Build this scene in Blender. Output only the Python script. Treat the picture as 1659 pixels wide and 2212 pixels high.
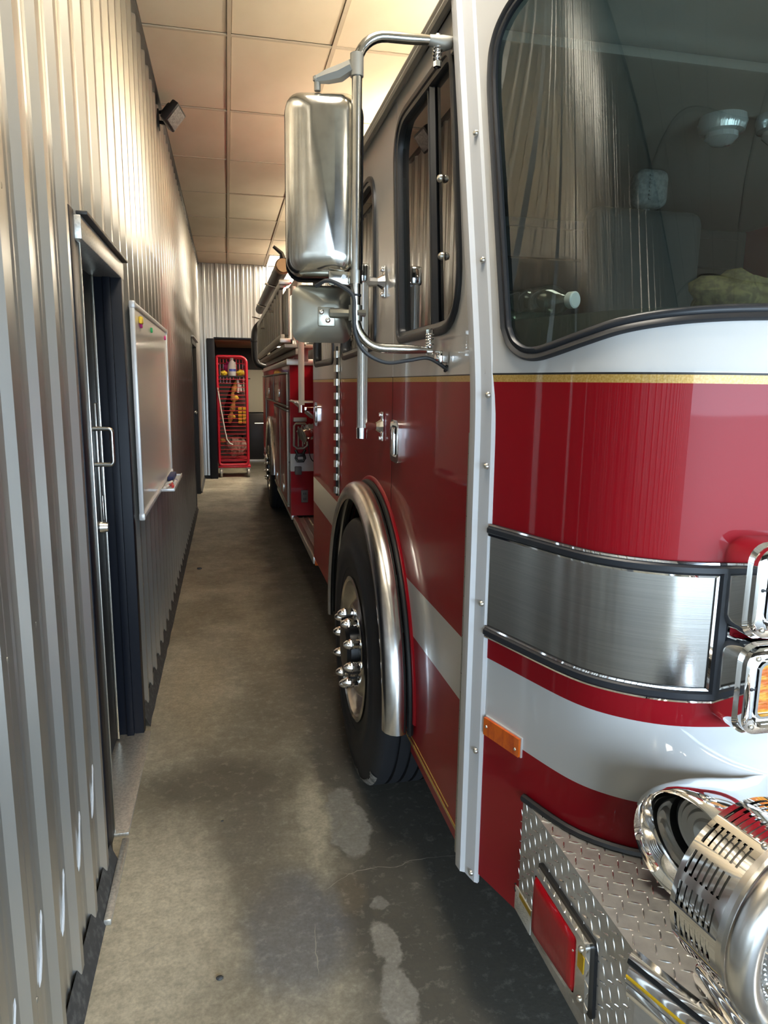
import bpy, bmesh, math, random
from mathutils import Vector, Matrix, noise
from mathutils.geometry import tessellate_polygon

random.seed(7)
sc = bpy.context.scene
for o in list(bpy.data.objects):
    bpy.data.objects.remove(o)
COL = sc.collection
PI = math.pi

# ------------------------------------------------------------------ camera
cam_data = bpy.data.cameras.new('camera')
cam = bpy.data.objects.new('camera', cam_data)
COL.objects.link(cam)
right = Vector((0.97671, -0.21412, 0.01307))
down = Vector((-0.02553, -0.17663, -0.98395))
fwd = Vector((0.21299, 0.96060, -0.17832))
fwd.normalize()
down = (down - fwd * down.dot(fwd)).normalized()
right = down.cross(fwd).normalized()
cam.matrix_world = Matrix(((right.x, -down.x, -fwd.x, 0.0),
                           (right.y, -down.y, -fwd.y, 0.0),
                           (right.z, -down.z, -fwd.z, 1.62),
                           (0, 0, 0, 1)))
cam_data.sensor_fit = 'VERTICAL'
cam_data.sensor_height = 36.0
cam_data.lens = 1520.0 * 36.0 / 2212.0
cam_data.clip_start = 0.02
cam_data.clip_end = 300
sc.camera = cam

# ------------------------------------------------------------------ view, sky, daylight
sc.view_settings.view_transform = 'Standard'
sc.view_settings.look = 'None'
sc.view_settings.gamma = 1.0
sc.view_settings.exposure = 0.25
sc.view_settings.use_curve_mapping = False
sc.cycles.use_denoising = True
sc.cycles.max_bounces = 8
sc.cycles.diffuse_bounces = 4
sc.cycles.glossy_bounces = 5
sc.cycles.transparent_max_bounces = 12
sc.cycles.sample_clamp_indirect = 6.0
sc.cycles.caustics_reflective = False
sc.cycles.caustics_refractive = False

SKY = 12.0
LAMP = 42.0
CEIL_FILL = 37.0
AISLE_FILL = 20.0
world = bpy.data.worlds.new('overcast_sky')
sc.world = world
world.use_nodes = True
bg = world.node_tree.nodes['Background']
bg.inputs[0].default_value = (0.64, 0.81, 1.0, 1)
bg.inputs[1].default_value = SKY

# daylight portal filling the open bay doorway (only guides sky sampling)
pl = bpy.data.lights.new('bay_portal', 'AREA')
pl.shape = 'RECTANGLE'
pl.size = 5.1
pl.size_y = 2.3
pl.cycles.is_portal = True
po = bpy.data.objects.new('bay_portal', pl)
COL.objects.link(po)
po.location = (2.1, -3.05, 1.15)
po.rotation_euler = (PI / 2, 0, 0)

# ------------------------------------------------------------------ materials
def mat(name, base=(0.8, 0.8, 0.8), rough=0.5, metal=0.0, coat=0.0, spec=0.5, emit=None, estr=0.0,
        vary=None, bump=None, coat_rough=0.03, trans=0.0, ior=1.45, rvary=None):
    m = bpy.data.materials.new(name)
    m.use_nodes = True
    nt = m.node_tree
    b = nt.nodes['Principled BSDF']
    b.inputs['Base Color'].default_value = (*base, 1)
    b.inputs['Roughness'].default_value = rough
    b.inputs['Metallic'].default_value = metal
    b.inputs['Coat Weight'].default_value = coat
    b.inputs['Coat Roughness'].default_value = coat_rough
    b.inputs['Specular IOR Level'].default_value = spec
    b.inputs['Transmission Weight'].default_value = trans
    b.inputs['IOR'].default_value = ior
    if emit:
        b.inputs['Emission Color'].default_value = (*emit, 1)
        b.inputs['Emission Strength'].default_value = estr
    tc = nt.nodes.new('ShaderNodeTexCoord')
    if vary:  # (scale vector, second colour, amount low, amount high)
        mp = nt.nodes.new('ShaderNodeMapping')
        mp.inputs['Scale'].default_value = vary[0]
        nt.links.new(tc.outputs['Object'], mp.inputs[0])
        n = nt.nodes.new('ShaderNodeTexNoise')
        n.inputs['Scale'].default_value = 1.0
        n.inputs['Detail'].default_value = 5
        nt.links.new(mp.outputs[0], n.inputs['Vector'])
        r = nt.nodes.new('ShaderNodeMapRange')
        r.inputs['From Min'].default_value = vary[2]
        r.inputs['From Max'].default_value = vary[3]
        nt.links.new(n.outputs['Fac'], r.inputs['Value'])
        mx = nt.nodes.new('ShaderNodeMix')
        mx.data_type = 'RGBA'
        mx.inputs[6].default_value = (*base, 1)
        mx.inputs[7].default_value = (*vary[1], 1)
        nt.links.new(r.outputs[0], mx.inputs[0])
        nt.links.new(mx.outputs[2], b.inputs['Base Color'])
        if rvary:
            r2 = nt.nodes.new('ShaderNodeMapRange')
            r2.inputs['To Min'].default_value = rvary[0]
            r2.inputs['To Max'].default_value = rvary[1]
            nt.links.new(n.outputs['Fac'], r2.inputs['Value'])
            nt.links.new(r2.outputs[0], b.inputs['Roughness'])
    if bump:  # (scale vector, strength, distance)
        mp = nt.nodes.new('ShaderNodeMapping')
        mp.inputs['Scale'].default_value = bump[0]
        nt.links.new(tc.outputs['Object'], mp.inputs[0])
        n = nt.nodes.new('ShaderNodeTexNoise')
        n.inputs['Scale'].default_value = 1.0
        n.inputs['Detail'].default_value = 4
        nt.links.new(mp.outputs[0], n.inputs['Vector'])
        bp = nt.nodes.new('ShaderNodeBump')
        bp.inputs['Strength'].default_value = bump[1]
        bp.inputs['Distance'].default_value = bump[2]
        nt.links.new(n.outputs['Fac'], bp.inputs['Height'])
        nt.links.new(bp.outputs[0], b.inputs['Normal'])
    return m

def glass_mat(name, tint, gloss=(1, 1, 1), ior=1.5, rough=0.0):
    m = bpy.data.materials.new(name)
    m.use_nodes = True
    nt = m.node_tree
    nt.nodes.remove(nt.nodes['Principled BSDF'])
    out = nt.nodes['Material Output']
    t = nt.nodes.new('ShaderNodeBsdfTransparent')
    t.inputs[0].default_value = (*tint, 1)
    g = nt.nodes.new('ShaderNodeBsdfGlossy')
    g.inputs[0].default_value = (*gloss, 1)
    g.inputs['Roughness'].default_value = rough
    f = nt.nodes.new('ShaderNodeFresnel')
    gm = nt.nodes.new('ShaderNodeNewGeometry')
    mr = nt.nodes.new('ShaderNodeMapRange')      # same reflectance from either side of the pane
    mr.inputs['To Min'].default_value = ior
    mr.inputs['To Max'].default_value = 1.0 / ior
    nt.links.new(gm.outputs['Backfacing'], mr.inputs['Value'])
    nt.links.new(mr.outputs[0], f.inputs['IOR'])
    x = nt.nodes.new('ShaderNodeMixShader')
    nt.links.new(f.outputs[0], x.inputs[0])
    nt.links.new(t.outputs[0], x.inputs[1])
    nt.links.new(g.outputs[0], x.inputs[2])
    nt.links.new(x.outputs[0], out.inputs[0])
    return m

M = {}
M['red'] = mat('red_paint', (0.37, 0.003, 0.011), 0.42, coat=0.3, spec=0.2)
M['white'] = mat('white_paint', (0.80, 0.80, 0.78), 0.3, coat=0.8)
M['gold'] = mat('gold_leaf_stripe', (0.62, 0.36, 0.07), 0.45, metal=0.25, coat=0.5,
                vary=((260, 260, 260), (0.80, 0.55, 0.18), 0.4, 0.7))
M['blackline'] = mat('black_pinstripe', (0.02, 0.018, 0.016), 0.4)
M['alu_white'] = mat('white_aluminium_trim', (0.90, 0.91, 0.92), 0.35)
M['chrome'] = mat('chrome', (0.86, 0.86, 0.86), 0.045, metal=1.0)
M['stainless'] = mat('polished_stainless', (0.60, 0.58, 0.53), 0.17, metal=1.0,
                     vary=((30, 30, 30), (0.52, 0.50, 0.46), 0.45, 0.7), bump=((9, 9, 3), 0.12, 0.01))
M['brushed'] = mat('brushed_steel', (0.44, 0.43, 0.41), 0.17, metal=1.0,
                   vary=((4, 4, 500), (0.37, 0.365, 0.35), 0.35, 0.7), bump=((3, 3, 900), 0.08, 0.001))
M['polished_alu'] = mat('polished_aluminium', (0.74, 0.73, 0.71), 0.2, metal=1.0,
                        vary=((25, 25, 25), (0.62, 0.61, 0.60), 0.45, 0.7), rvary=(0.12, 0.32))
M['alu'] = mat('aluminium', (0.62, 0.61, 0.58), 0.38, metal=1.0)
M['dull_alu'] = mat('dull_grey_aluminium', (0.40, 0.39, 0.35), 0.5, metal=0.7)
M['tread'] = mat('diamond_plate', (0.56, 0.55, 0.52), 0.45, metal=0.7,
                 vary=((40, 40, 40), (0.46, 0.45, 0.43), 0.4, 0.7))
M['treadbar'] = mat('diamond_plate_bars', (0.80, 0.79, 0.77), 0.24, metal=1.0)
M['rubber'] = mat('black_rubber', (0.012, 0.013, 0.015), 0.42)
M['rubber_trim'] = mat('black_rubber_trim', (0.025, 0.028, 0.034), 0.36)
M['tyre'] = mat('tyre_rubber', (0.018, 0.019, 0.022), 0.62, bump=((60, 60, 60), 0.2, 0.003))
M['tyreworn'] = mat('worn_grey_tyre_edge', (0.30, 0.28, 0.245), 0.9, vary=((45, 45, 45), (0.10, 0.095, 0.085), 0.45, 0.65))
M['black'] = mat('black_plastic', (0.014, 0.014, 0.016), 0.45)
M['blacksteel'] = mat('black_steel', (0.02, 0.02, 0.022), 0.35, spec=0.5)
M['interior'] = mat('dark_grey_vinyl', (0.07, 0.072, 0.07), 0.6)
M['interior2'] = mat('mid_grey_vinyl', (0.30, 0.30, 0.29), 0.65, vary=((60, 60, 60), (0.2, 0.2, 0.2), 0.4, 0.6))
M['headliner'] = mat('grey_headliner', (0.30, 0.28, 0.26), 0.85)
M['dashgreen'] = mat('dark_green_grey_dash', (0.05, 0.065, 0.058), 0.5)
M['glass'] = glass_mat('windscreen_glass', (0.62, 0.70, 0.66), gloss=(0.95, 0.97, 0.96), ior=1.62)
M['darkglass'] = glass_mat('tinted_side_glass', (0.22, 0.24, 0.24), ior=1.5)
M['clear'] = glass_mat('clear_plastic', (0.70, 0.82, 0.78), ior=1.75, rough=0.05)
M['lampclear'] = mat('headlamp_lens', (0.85, 0.87, 0.88), 0.12, metal=0.5, coat=1.0,
                     bump=((160, 20, 20), 0.6, 0.004))
M['amber'] = mat('amber_lens', (0.75, 0.16, 0.01), 0.15, coat=1.0, bump=((60, 60, 220), 0.9, 0.004),
                 vary=((40, 40, 90), (0.9, 0.42, 0.03), 0.45, 0.62))
M['orange'] = mat('orange_reflector', (1.0, 0.19, 0.01), 0.3, coat=0.3,
                  vary=((60, 60, 25), (0.80, 0.11, 0.01), 0.45, 0.65))
M['redlens'] = mat('red_lens', (0.55, 0.002, 0.010), 0.3, coat=0.35, spec=0.3, bump=((300, 300, 8), 0.3, 0.002))
M['yellow'] = mat('yellow_mark', (0.90, 0.55, 0.02), 0.5)
M['paper'] = mat('white_label', (0.80, 0.78, 0.70), 0.6)
M['ink'] = mat('black_ink', (0.03, 0.03, 0.03), 0.6)
M['greyink'] = mat('grey_ink', (0.42, 0.41, 0.38), 0.6)
M['ochreink'] = mat('ochre_print', (0.55, 0.36, 0.03), 0.6)

M['wall'] = mat('galvanised_sheet', (0.53, 0.52, 0.49), 0.3, metal=0.82,
                vary=((3, 8, 0.7), (0.49, 0.48, 0.44), 0.35, 0.7), rvary=(0.26, 0.36))
M['scratch'] = mat('scratched_bright_metal', (0.85, 0.86, 0.88), 0.4, metal=0.4)
M['base'] = mat('dark_wall_base', (0.05, 0.05, 0.05), 0.7, vary=((40, 40, 40), (0.11, 0.11, 0.105), 0.5, 0.7))
M['tile'] = mat('ceiling_tile', (0.84, 0.74, 0.58), 0.9, vary=((2.2, 1.3, 2), (0.76, 0.66, 0.50), 0.4, 0.68),
                bump=((220, 220, 220), 0.12, 0.002))
M['tee'] = mat('ceiling_tee', (0.60, 0.52, 0.40), 0.8)
M['doorblack'] = mat('blue_black_door_paint', (0.006, 0.008, 0.014), 0.45, spec=0.3)
M['jamb'] = mat('dark_bronze_jamb', (0.035, 0.034, 0.033), 0.45)
M['galv'] = mat('spangled_galvanised', (0.66, 0.64, 0.58), 0.38, metal=0.7,
                vary=((120, 120, 120), (0.50, 0.49, 0.45), 0.42, 0.6))
M['satin'] = mat('satin_steel', (0.66, 0.64, 0.58), 0.28, metal=1.0)
M['board'] = mat('whiteboard_enamel', (0.84, 0.81, 0.76), 0.16, coat=0.15, spec=0.35)
M['boardframe'] = mat('white_aluminium_frame', (0.66, 0.67, 0.68), 0.35, metal=0.3)
M['magyellow'] = mat('yellow_plastic', (0.85, 0.60, 0.05), 0.4)
M['maggreen'] = mat('green_plastic', (0.03, 0.40, 0.15), 0.4)
M['magpink'] = mat('magenta_plastic', (0.70, 0.05, 0.30), 0.4)
M['blue'] = mat('navy_felt', (0.03, 0.04, 0.12), 0.8)
M['redpen'] = mat('red_plastic', (0.65, 0.05, 0.05), 0.4)
M['whitepl'] = mat('white_plastic', (0.80, 0.80, 0.78), 0.4)
M['bluelabel'] = mat('blue_label', (0.08, 0.12, 0.45), 0.5)
M['rackred'] = mat('red_powder_coat', (0.52, 0.012, 0.03), 0.35, coat=0.3)
M['coat'] = mat('dark_maroon_cloth', (0.045, 0.018, 0.018), 0.9)
M['tan'] = mat('tan_cloth', (0.48, 0.26, 0.07), 0.85, vary=((30, 30, 30), (0.30, 0.14, 0.04), 0.4, 0.65))
M['lime'] = mat('yellow_reflective_tape', (0.95, 0.66, 0.05), 0.45, emit=None)
M['palebag'] = mat('pinkish_cloth', (0.46, 0.33, 0.27), 0.9, vary=((25, 25, 25), (0.22, 0.10, 0.08), 0.42, 0.62))
M['khaki'] = mat('khaki_cloth', (0.22, 0.18, 0.075), 0.9, vary=((60, 60, 60), (0.12, 0.10, 0.05), 0.4, 0.6))
M['wood'] = mat('brown_header_board', (0.30, 0.17, 0.09), 0.6)
M['backwall'] = mat('pale_backroom_wall', (0.58, 0.55, 0.45), 0.7)
M['darkwall'] = mat('dark_backroom_wall', (0.05, 0.05, 0.05), 0.7)
M['diffuser'] = mat('lamp_diffuser', (0.9, 0.9, 0.9), 0.5, emit=(1.0, 0.95, 0.86), estr=9.0)
M['satin_olive'] = mat('dull_satin_steel', (0.40, 0.39, 0.33), 0.3, metal=0.9)
M['polewhite'] = mat('ribbed_white_grip', (0.74, 0.72, 0.64), 0.45)
M['cable'] = mat('grey_cable', (0.05, 0.052, 0.054), 0.45)
M['greyplate'] = mat('grey_outlet', (0.17, 0.16, 0.155), 0.5)
M['hose'] = mat('black_suction_hose', (0.022, 0.022, 0.026), 0.42)
M['hosering'] = mat('bronze_coupling', (0.34, 0.22, 0.12), 0.4, metal=0.8)
M['crackfill'] = mat('pale_crack_edge', (0.42, 0.39, 0.32), 0.9)
M['asphalt'] = mat('pale_concrete_drive', (0.42, 0.42, 0.40), 0.9)

# concrete floor
def floor_material():
    m = bpy.data.materials.new('stained_concrete')
    m.use_nodes = True
    nt = m.node_tree
    N, L = nt.nodes, nt.links
    b = N['Principled BSDF']
    geo = N.new('ShaderNodeNewGeometry')
    pos = geo.outputs['Position']

    def noise_tex(scale, detail=6, rough=0.6, vec=None):
        n = N.new('ShaderNodeTexNoise')
        n.inputs['Scale'].default_value = scale
        n.inputs['Detail'].default_value = detail
        n.inputs['Roughness'].default_value = rough
        L.new(vec or pos, n.inputs['Vector'])
        return n

    def rng(v, a, c, to0=0.0, to1=1.0):
        r = N.new('ShaderNodeMapRange')
        r.inputs['From Min'].default_value = a
        r.inputs['From Max'].default_value = c
        r.inputs['To Min'].default_value = to0
        r.inputs['To Max'].default_value = to1
        L.new(v, r.inputs['Value'])
        return r.outputs[0]

    def mix(fac, c1, c2):
        x = N.new('ShaderNodeMix')
        x.data_type = 'RGBA'
        L.new(fac, x.inputs[0])
        for k, c in ((6, c1), (7, c2)):
            if isinstance(c, tuple):
                x.inputs[k].default_value = (*c, 1)
            else:
                L.new(c, x.inputs[k])
        return x.outputs[2]

    big = noise_tex(1.7, 7)
    mid = noise_tex(5.5, 8, 0.65)
    fine = noise_tex(90, 4)
    c = mix(rng(big.outputs['Fac'], 0.38, 0.62), (0.34, 0.30, 0.215), (0.60, 0.545, 0.41))
    c = mix(rng(mid.outputs['Fac'], 0.42, 0.72, 0.0, 0.55), c, (0.24, 0.215, 0.165))
    # oil-darkened strip where the engine stands, with the shade beneath it painted in
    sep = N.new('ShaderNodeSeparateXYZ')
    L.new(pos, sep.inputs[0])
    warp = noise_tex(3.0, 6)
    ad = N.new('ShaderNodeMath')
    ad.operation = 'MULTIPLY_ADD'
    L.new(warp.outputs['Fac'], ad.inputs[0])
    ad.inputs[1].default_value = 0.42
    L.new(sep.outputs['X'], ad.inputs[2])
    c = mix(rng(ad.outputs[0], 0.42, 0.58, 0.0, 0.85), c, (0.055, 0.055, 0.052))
    wv = N.new('ShaderNodeVectorMath')
    wv.operation = 'MULTIPLY_ADD'
    wn = noise_tex(9, 5)
    L.new(wn.outputs['Color'], wv.inputs[0])
    wv.inputs[1].default_value = (0.10, 0.10, 0.0)
    L.new(pos, wv.inputs[2])
    blots = [  # x, y, rx, ry, colour, strength, softness
        (0.16, 1.88, 0.15, 0.26, (0.20, 0.205, 0.215), 0.85, 0.5),
        (0.40, 2.38, 0.075, 0.22, (0.33, 0.32, 0.28), 0.95, 0.12),
        (0.28, 2.44, 0.05, 0.32, (0.66, 0.60, 0.44), 0.85, 0.8),
        (0.435, 1.93, 0.022, 0.035, (0.34, 0.33, 0.29), 0.8, 0.25),
        (0.415, 1.77, 0.042, 0.085, (0.37, 0.35, 0.30), 0.9, 0.18),
        (0.405, 1.58, 0.055, 0.115, (0.38, 0.36, 0.31), 0.9, 0.15),
        (0.35, 2.00, 0.05, 0.10, (0.19, 0.15, 0.10), 0.6, 0.6),
        (0.00, 2.95, 0.16, 0.20, (0.20, 0.17, 0.12), 0.5, 0.7),
        (-0.08, 2.72, 0.32, 0.17, (0.12, 0.105, 0.075), 0.85, 0.8),
        (0.04, 2.32, 0.13, 0.36, (0.17, 0.15, 0.115), 0.75, 0.9),
        (-0.22, 3.7, 0.17, 0.55, (0.60, 0.50, 0.33), 0.6, 0.9),
        (0.22, 3.5, 0.16, 0.5, (0.15, 0.13, 0.10), 0.6, 0.9),
        (0.30, 5.0, 0.14, 0.8, (0.17, 0.15, 0.115), 0.5, 0.9),
        (-0.24, 1.95, 0.17, 0.42, (0.72, 0.65, 0.48), 0.8, 0.8),
        (0.15, 4.2, 0.12, 0.7, (0.36, 0.30, 0.20), 0.35, 0.8),
    ]
    for (x, y, rx, ry, colr, st, soft) in blots:
        s1 = N.new('ShaderNodeVectorMath')
        s1.operation = 'SUBTRACT'
        L.new(wv.outputs[0], s1.inputs[0])
        s1.inputs[1].default_value = (x + 0.05, y + 0.05, 0)
        s2 = N.new('ShaderNodeVectorMath')
        s2.operation = 'DIVIDE'
        L.new(s1.outputs[0], s2.inputs[0])
        s2.inputs[1].default_value = (rx, ry, 1)
        ln = N.new('ShaderNodeVectorMath')
        ln.operation = 'LENGTH'
        L.new(s2.outputs[0], ln.inputs[0])
        c = mix(rng(ln.outputs['Value'], 1.0 + soft * 0.5, 1.0 - soft * 0.5, 0.0, st), c, colr)
    # pale speckle
    vo = N.new('ShaderNodeTexVoronoi')
    vo.inputs['Scale'].default_value = 38
    L.new(pos, vo.inputs['Vector'])
    c = mix(rng(vo.outputs['Distance'], 0.06, 0.02, 0.0, 0.35), c, (0.42, 0.40, 0.36))
    grain = noise_tex(26, 8, 0.7)
    c = mix(rng(grain.outputs['Fac'], 0.40, 0.70, 0.0, 0.45), c, (0.16, 0.14, 0.10))
    c = mix(rng(grain.outputs['Fac'], 0.46, 0.30, 0.0, 0.35), c, (0.62, 0.57, 0.44))
    c = mix(rng(fine.outputs['Fac'], 0.38, 0.72, 0.0, 0.35), c, (0.10, 0.09, 0.07))
    L.new(c, b.inputs['Base Color'])
    L.new(rng(mid.outputs['Fac'], 0.3, 0.7, 0.42, 0.62), b.inputs['Roughness'])
    bp = N.new('ShaderNodeBump')
    bp.inputs['Strength'].default_value = 0.12
    bp.inputs['Distance'].default_value = 0.004
    L.new(fine.outputs['Fac'], bp.inputs['Height'])
    L.new(bp.outputs[0], b.inputs['Normal'])
    return m

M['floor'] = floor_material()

# ------------------------------------------------------------------ mesh builder
ORG = {}

def frame_from(axis):
    a = Vector(axis).normalized()
    t = Vector((0, 0, 1)) if abs(a.z) < 0.9 else Vector((0, 1, 0))
    u = a.cross(t).normalized()
    v = u.cross(a).normalized()
    return a, u, v

class MB:
    def __init__(self):
        self.bm = bmesh.new()
        self.mi = 0

    def face(self, vs):
        try:
            f = self.bm.faces.new(vs)
            f.material_index = self.mi
            return f
        except ValueError:
            return None

    def v(self, p):
        return self.bm.verts.new(p)

    def box(self, c, s, bev=0.0, rot=None, seg=2):
        b2 = bmesh.new()
        bmesh.ops.create_cube(b2, size=1.0)
        for q in b2.verts:
            q.co = Vector((q.co.x * s[0], q.co.y * s[1], q.co.z * s[2]))
        if bev > 0:
            bmesh.ops.bevel(b2, geom=list(b2.edges), offset=min(bev, min(s) * 0.49), segments=seg, affect='EDGES', profile=0.5)
        R = rot if rot is not None else Matrix.Identity(3)
        self.merge(b2, lambda p: R @ p + Vector(c))
        return self

    def merge(self, b2, fn):
        mp = {}
        for q in b2.verts:
            mp[q] = self.v(fn(q.co))
        for f in b2.faces:
            self.face([mp[q] for q in f.verts])
        b2.free()

    def rbox(self, c, s, r, depth_axis='Y', bev=0.005, seg=6):
        """rounded-corner slab: outline rounded in the plane across depth_axis"""
        ax = 'XYZ'.index(depth_axis)
        oth = [i for i in range(3) if i != ax]
        w, h = s[oth[0]], s[oth[1]]
        prof = rrect(0, 0, w, h, r, seg)
        d = s[ax]
        rings = []
        levels = [(-d / 2, bev), (-d / 2 + bev, 0), (d / 2 - bev, 0), (d / 2, bev)] if bev else [(-d / 2, 0), (d / 2, 0)]
        for (off, ins) in levels:
            kx, ky = (w - 2 * ins) / w, (h - 2 * ins) / h
            ring = []
            for (a, b) in prof:
                p = [0, 0, 0]
                p[oth[0]] = c[oth[0]] + a * kx
                p[oth[1]] = c[oth[1]] + b * ky
                p[ax] = c[ax] + off
                ring.append(self.v(p))
            rings.append(ring)
        n = len(prof)
        for a, b in zip(rings[:-1], rings[1:]):
            for i in range(n):
                self.face([a[i], a[(i + 1) % n], b[(i + 1) % n], b[i]])
        self.face(rings[0][::-1])
        self.face(rings[-1])
        return self

    def tube(self, pts, r, n=10, closed=False, caps=True, flat=None):
        P = [Vector(p) for p in pts]
        m = len(P)
        R = r if isinstance(r, (list, tuple)) else [r] * m
        T = []
        for i in range(m):
            if closed:
                t = P[(i + 1) % m] - P[i - 1]
            else:
                t = P[min(i + 1, m - 1)] - P[max(i - 1, 0)]
            T.append(t.normalized())
        a, u, v = frame_from(T[0])
        rings = []
        for i in range(m):
            u = (u - T[i] * u.dot(T[i])).normalized()
            v = T[i].cross(u).normalized()
            ring = []
            for k in range(n):
                an = 2 * PI * k / n
                ring.append(self.v(P[i] + (u * math.cos(an) + v * math.sin(an)) * R[i]))
            rings.append(ring)
        rng_ = range(m) if closed else range(m - 1)
        for i in rng_:
            A, B = rings[i], rings[(i + 1) % m]
            for k in range(n):
                self.face([A[k], A[(k + 1) % n], B[(k + 1) % n], B[k]])
        if caps and not closed:
            self.face(rings[0][::-1])
            self.face(rings[-1])
        return self

    def lathe(self, prof, origin, axis, n=24, a0=0.0, a1=2 * PI):
        """prof = [(radius, height along axis)]"""
        a, u, v = frame_from(axis)
        o = Vector(origin)
        full = abs(a1 - a0 - 2 * PI) < 1e-6
        cnt = n if full else n + 1
        rings = []
        for (r, h) in prof:
            if r < 1e-6:
                rings.append([self.v(o + a * h)])
                continue
            ring = []
            for k in range(cnt):
                an = a0 + (a1 - a0) * k / n
                ring.append(self.v(o + a * h + (u * math.cos(an) + v * math.sin(an)) * r))
            rings.append(ring)
        for A, B in zip(rings[:-1], rings[1:]):
            for k in range(n):
                k2 = (k + 1) % cnt
                if len(A) == 1 and len(B) == 1:
                    continue
                if len(A) == 1:
                    self.face([A[0], B[k2], B[k]])
                elif len(B) == 1:
                    self.face([A[k], A[k2], B[0]])
                else:
                    self.face([A[k], A[k2], B[k2], B[k]])
        return self

    def cyl(self, p0, p1, r, n=16, r2=None):
        return self.tube([p0, p1], [r, r if r2 is None else r2], n)

    def poly(self, outer, holes, to3d, thick=None):
        """flat polygon with holes; to3d maps (a,b,depth) to a point"""
        loops = [outer] + list(holes)
        tris = tessellate_polygon([[Vector((p[0], p[1], 0)) for p in l] for l in loops])
        flat = [p for l in loops for p in l]
        F = [self.v(to3d(p[0], p[1], 0.0)) for p in flat]
        for t in tris:
            self.face([F[i] for i in t])
        if thick:
            B = [self.v(to3d(p[0], p[1], thick)) for p in flat]
            for t in tris:
                self.face([B[i] for i in reversed(t)])
            k = 0
            for l in loops:
                n = len(l)
                for i in range(n):
                    a, b = k + i, k + (i + 1) % n
                    self.face([F[a], F[b], B[b], B[a]])
                k += n
        return self

    def grid(self, fn, us, vs, mask=None):
        G = {}
        def gv(i, j):
            if (i, j) not in G:
                G[(i, j)] = self.v(fn(us[i], vs[j]))
            return G[(i, j)]
        for i in range(len(us) - 1):
            for j in range(len(vs) - 1):
                if mask and not mask(0.5 * (us[i] + us[i + 1]), 0.5 * (vs[j] + vs[j + 1])):
                    continue
                self.face([gv(i, j), gv(i + 1, j), gv(i + 1, j + 1), gv(i, j + 1)])
        return self

    def sphere(self, c, r, sub=2, scale=(1, 1, 1), bumpy=0.0, freq=8.0):
        b2 = bmesh.new()
        bmesh.ops.create_icosphere(b2, subdivisions=sub, radius=1.0)
        def fn(p):
            k = 1.0 + (bumpy * noise.noise(Vector(p) * freq + Vector(c) * 3) if bumpy else 0)
            return Vector(c) + Vector((p.x * scale[0], p.y * scale[1], p.z * scale[2])) * r * k
        self.merge(b2, fn)
        return self

    def build(self, name, mats, parent=None, smooth=38, label=None, kind=None, category=None, group=None, loc=None, fix=True):
        bm = self.bm
        if fix:
            bmesh.ops.remove_doubles(bm, verts=list(bm.verts), dist=1e-5)
            bmesh.ops.recalc_face_normals(bm, faces=list(bm.faces))
        me = bpy.data.meshes.new(name)
        lim = math.radians(smooth)
        for f in bm.faces:
            f.smooth = smooth > 0
        for e in bm.edges:
            if len(e.link_faces) == 2:
                try:
                    if e.calc_face_angle() > lim:
                        e.smooth = False
                except ValueError:
                    pass
        org = ORG[parent] if parent is not None else Vector(loc or (0, 0, 0))
        for q in bm.verts:
            q.co -= org
        bm.to_mesh(me)
        bm.free()
        for x in (mats if isinstance(mats, (list, tuple)) else [mats]):
            me.materials.append(M[x])
        o = bpy.data.objects.new(name, me)
        COL.objects.link(o)
        if parent is not None:
            o.parent = parent
        else:
            o.location = org
        ORG[o] = org
        tag(o, label, category, group, kind)
        return o

def tag(o, label=None, cat=None, group=None, kind=None):
    if label:
        o['label'] = label
    if cat:
        o['category'] = cat
    if group:
        o['group'] = group
    if kind:
        o['kind'] = kind
    return o

def thing(name, loc, label, cat, group=None, kind=None):
    o = bpy.data.objects.new(name, None)
    o.empty_display_size = 0.1
    COL.objects.link(o)
    o.location = loc
    ORG[o] = Vector(loc)
    return tag(o, label, cat, group, kind)

def dup(o, loc_world, parent, rot=None):
    """copy of a part, placed by the world offset of its source position"""
    c = o.copy()
    COL.objects.link(c)
    c.parent = parent
    c.location = Vector(loc_world)
    if rot:
        c.rotation_euler = rot
    ORG[c] = ORG[o]
    return c

def rrect(cx, cy, w, h, r, seg=6):
    pts = []
    r = min(r, w / 2 - 1e-5, h / 2 - 1e-5)
    for (sx, sy, a0) in ((1, 1, 0), (-1, 1, PI / 2), (-1, -1, PI), (1, -1, 1.5 * PI)):
        ox, oy = cx + sx * (w / 2 - r), cy + sy * (h / 2 - r)
        for k in range(seg + 1):
            a = a0 + (PI / 2) * k / seg
            pts.append((ox + r * math.cos(a), oy + r * math.sin(a)))
    return pts

def rpoly(corners, radii, seg=7):
    """polygon with rounded corners"""
    out = []
    n = len(corners)
    for i in range(n):
        p = Vector(corners[i]).to_2d() if len(corners[i]) > 2 else Vector(corners[i])
        a = Vector(corners[i - 1])
        b = Vector(corners[(i + 1) % n])
        r = radii[i] if isinstance(radii, (list, tuple)) else radii
        d1 = (a - p).normalized()
        d2 = (b - p).normalized()
        ang = d1.angle(d2)
        t = r / math.tan(ang / 2)
        t = min(t, 0.48 * (a - p).length, 0.48 * (b - p).length)
        p1, p2 = p + d1 * t, p + d2 * t
        for k in range(seg + 1):
            s = k / seg
            q = p1 * (1 - s) ** 2 + p * 2 * s * (1 - s) + p2 * s ** 2
            out.append((q.x, q.y))
    return out

def inside(pt, poly):
    x, y = pt
    c = False
    n = len(poly)
    j = n - 1
    for i in range(n):
        xi, yi = poly[i]
        xj, yj = poly[j]
        if (yi > y) != (yj > y) and x < (xj - xi) * (y - yi) / (yj - yi) + xi:
            c = not c
        j = i
    return c

def lin(a, b, n):
    return [a + (b - a) * i / n for i in range(n + 1)]

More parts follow.
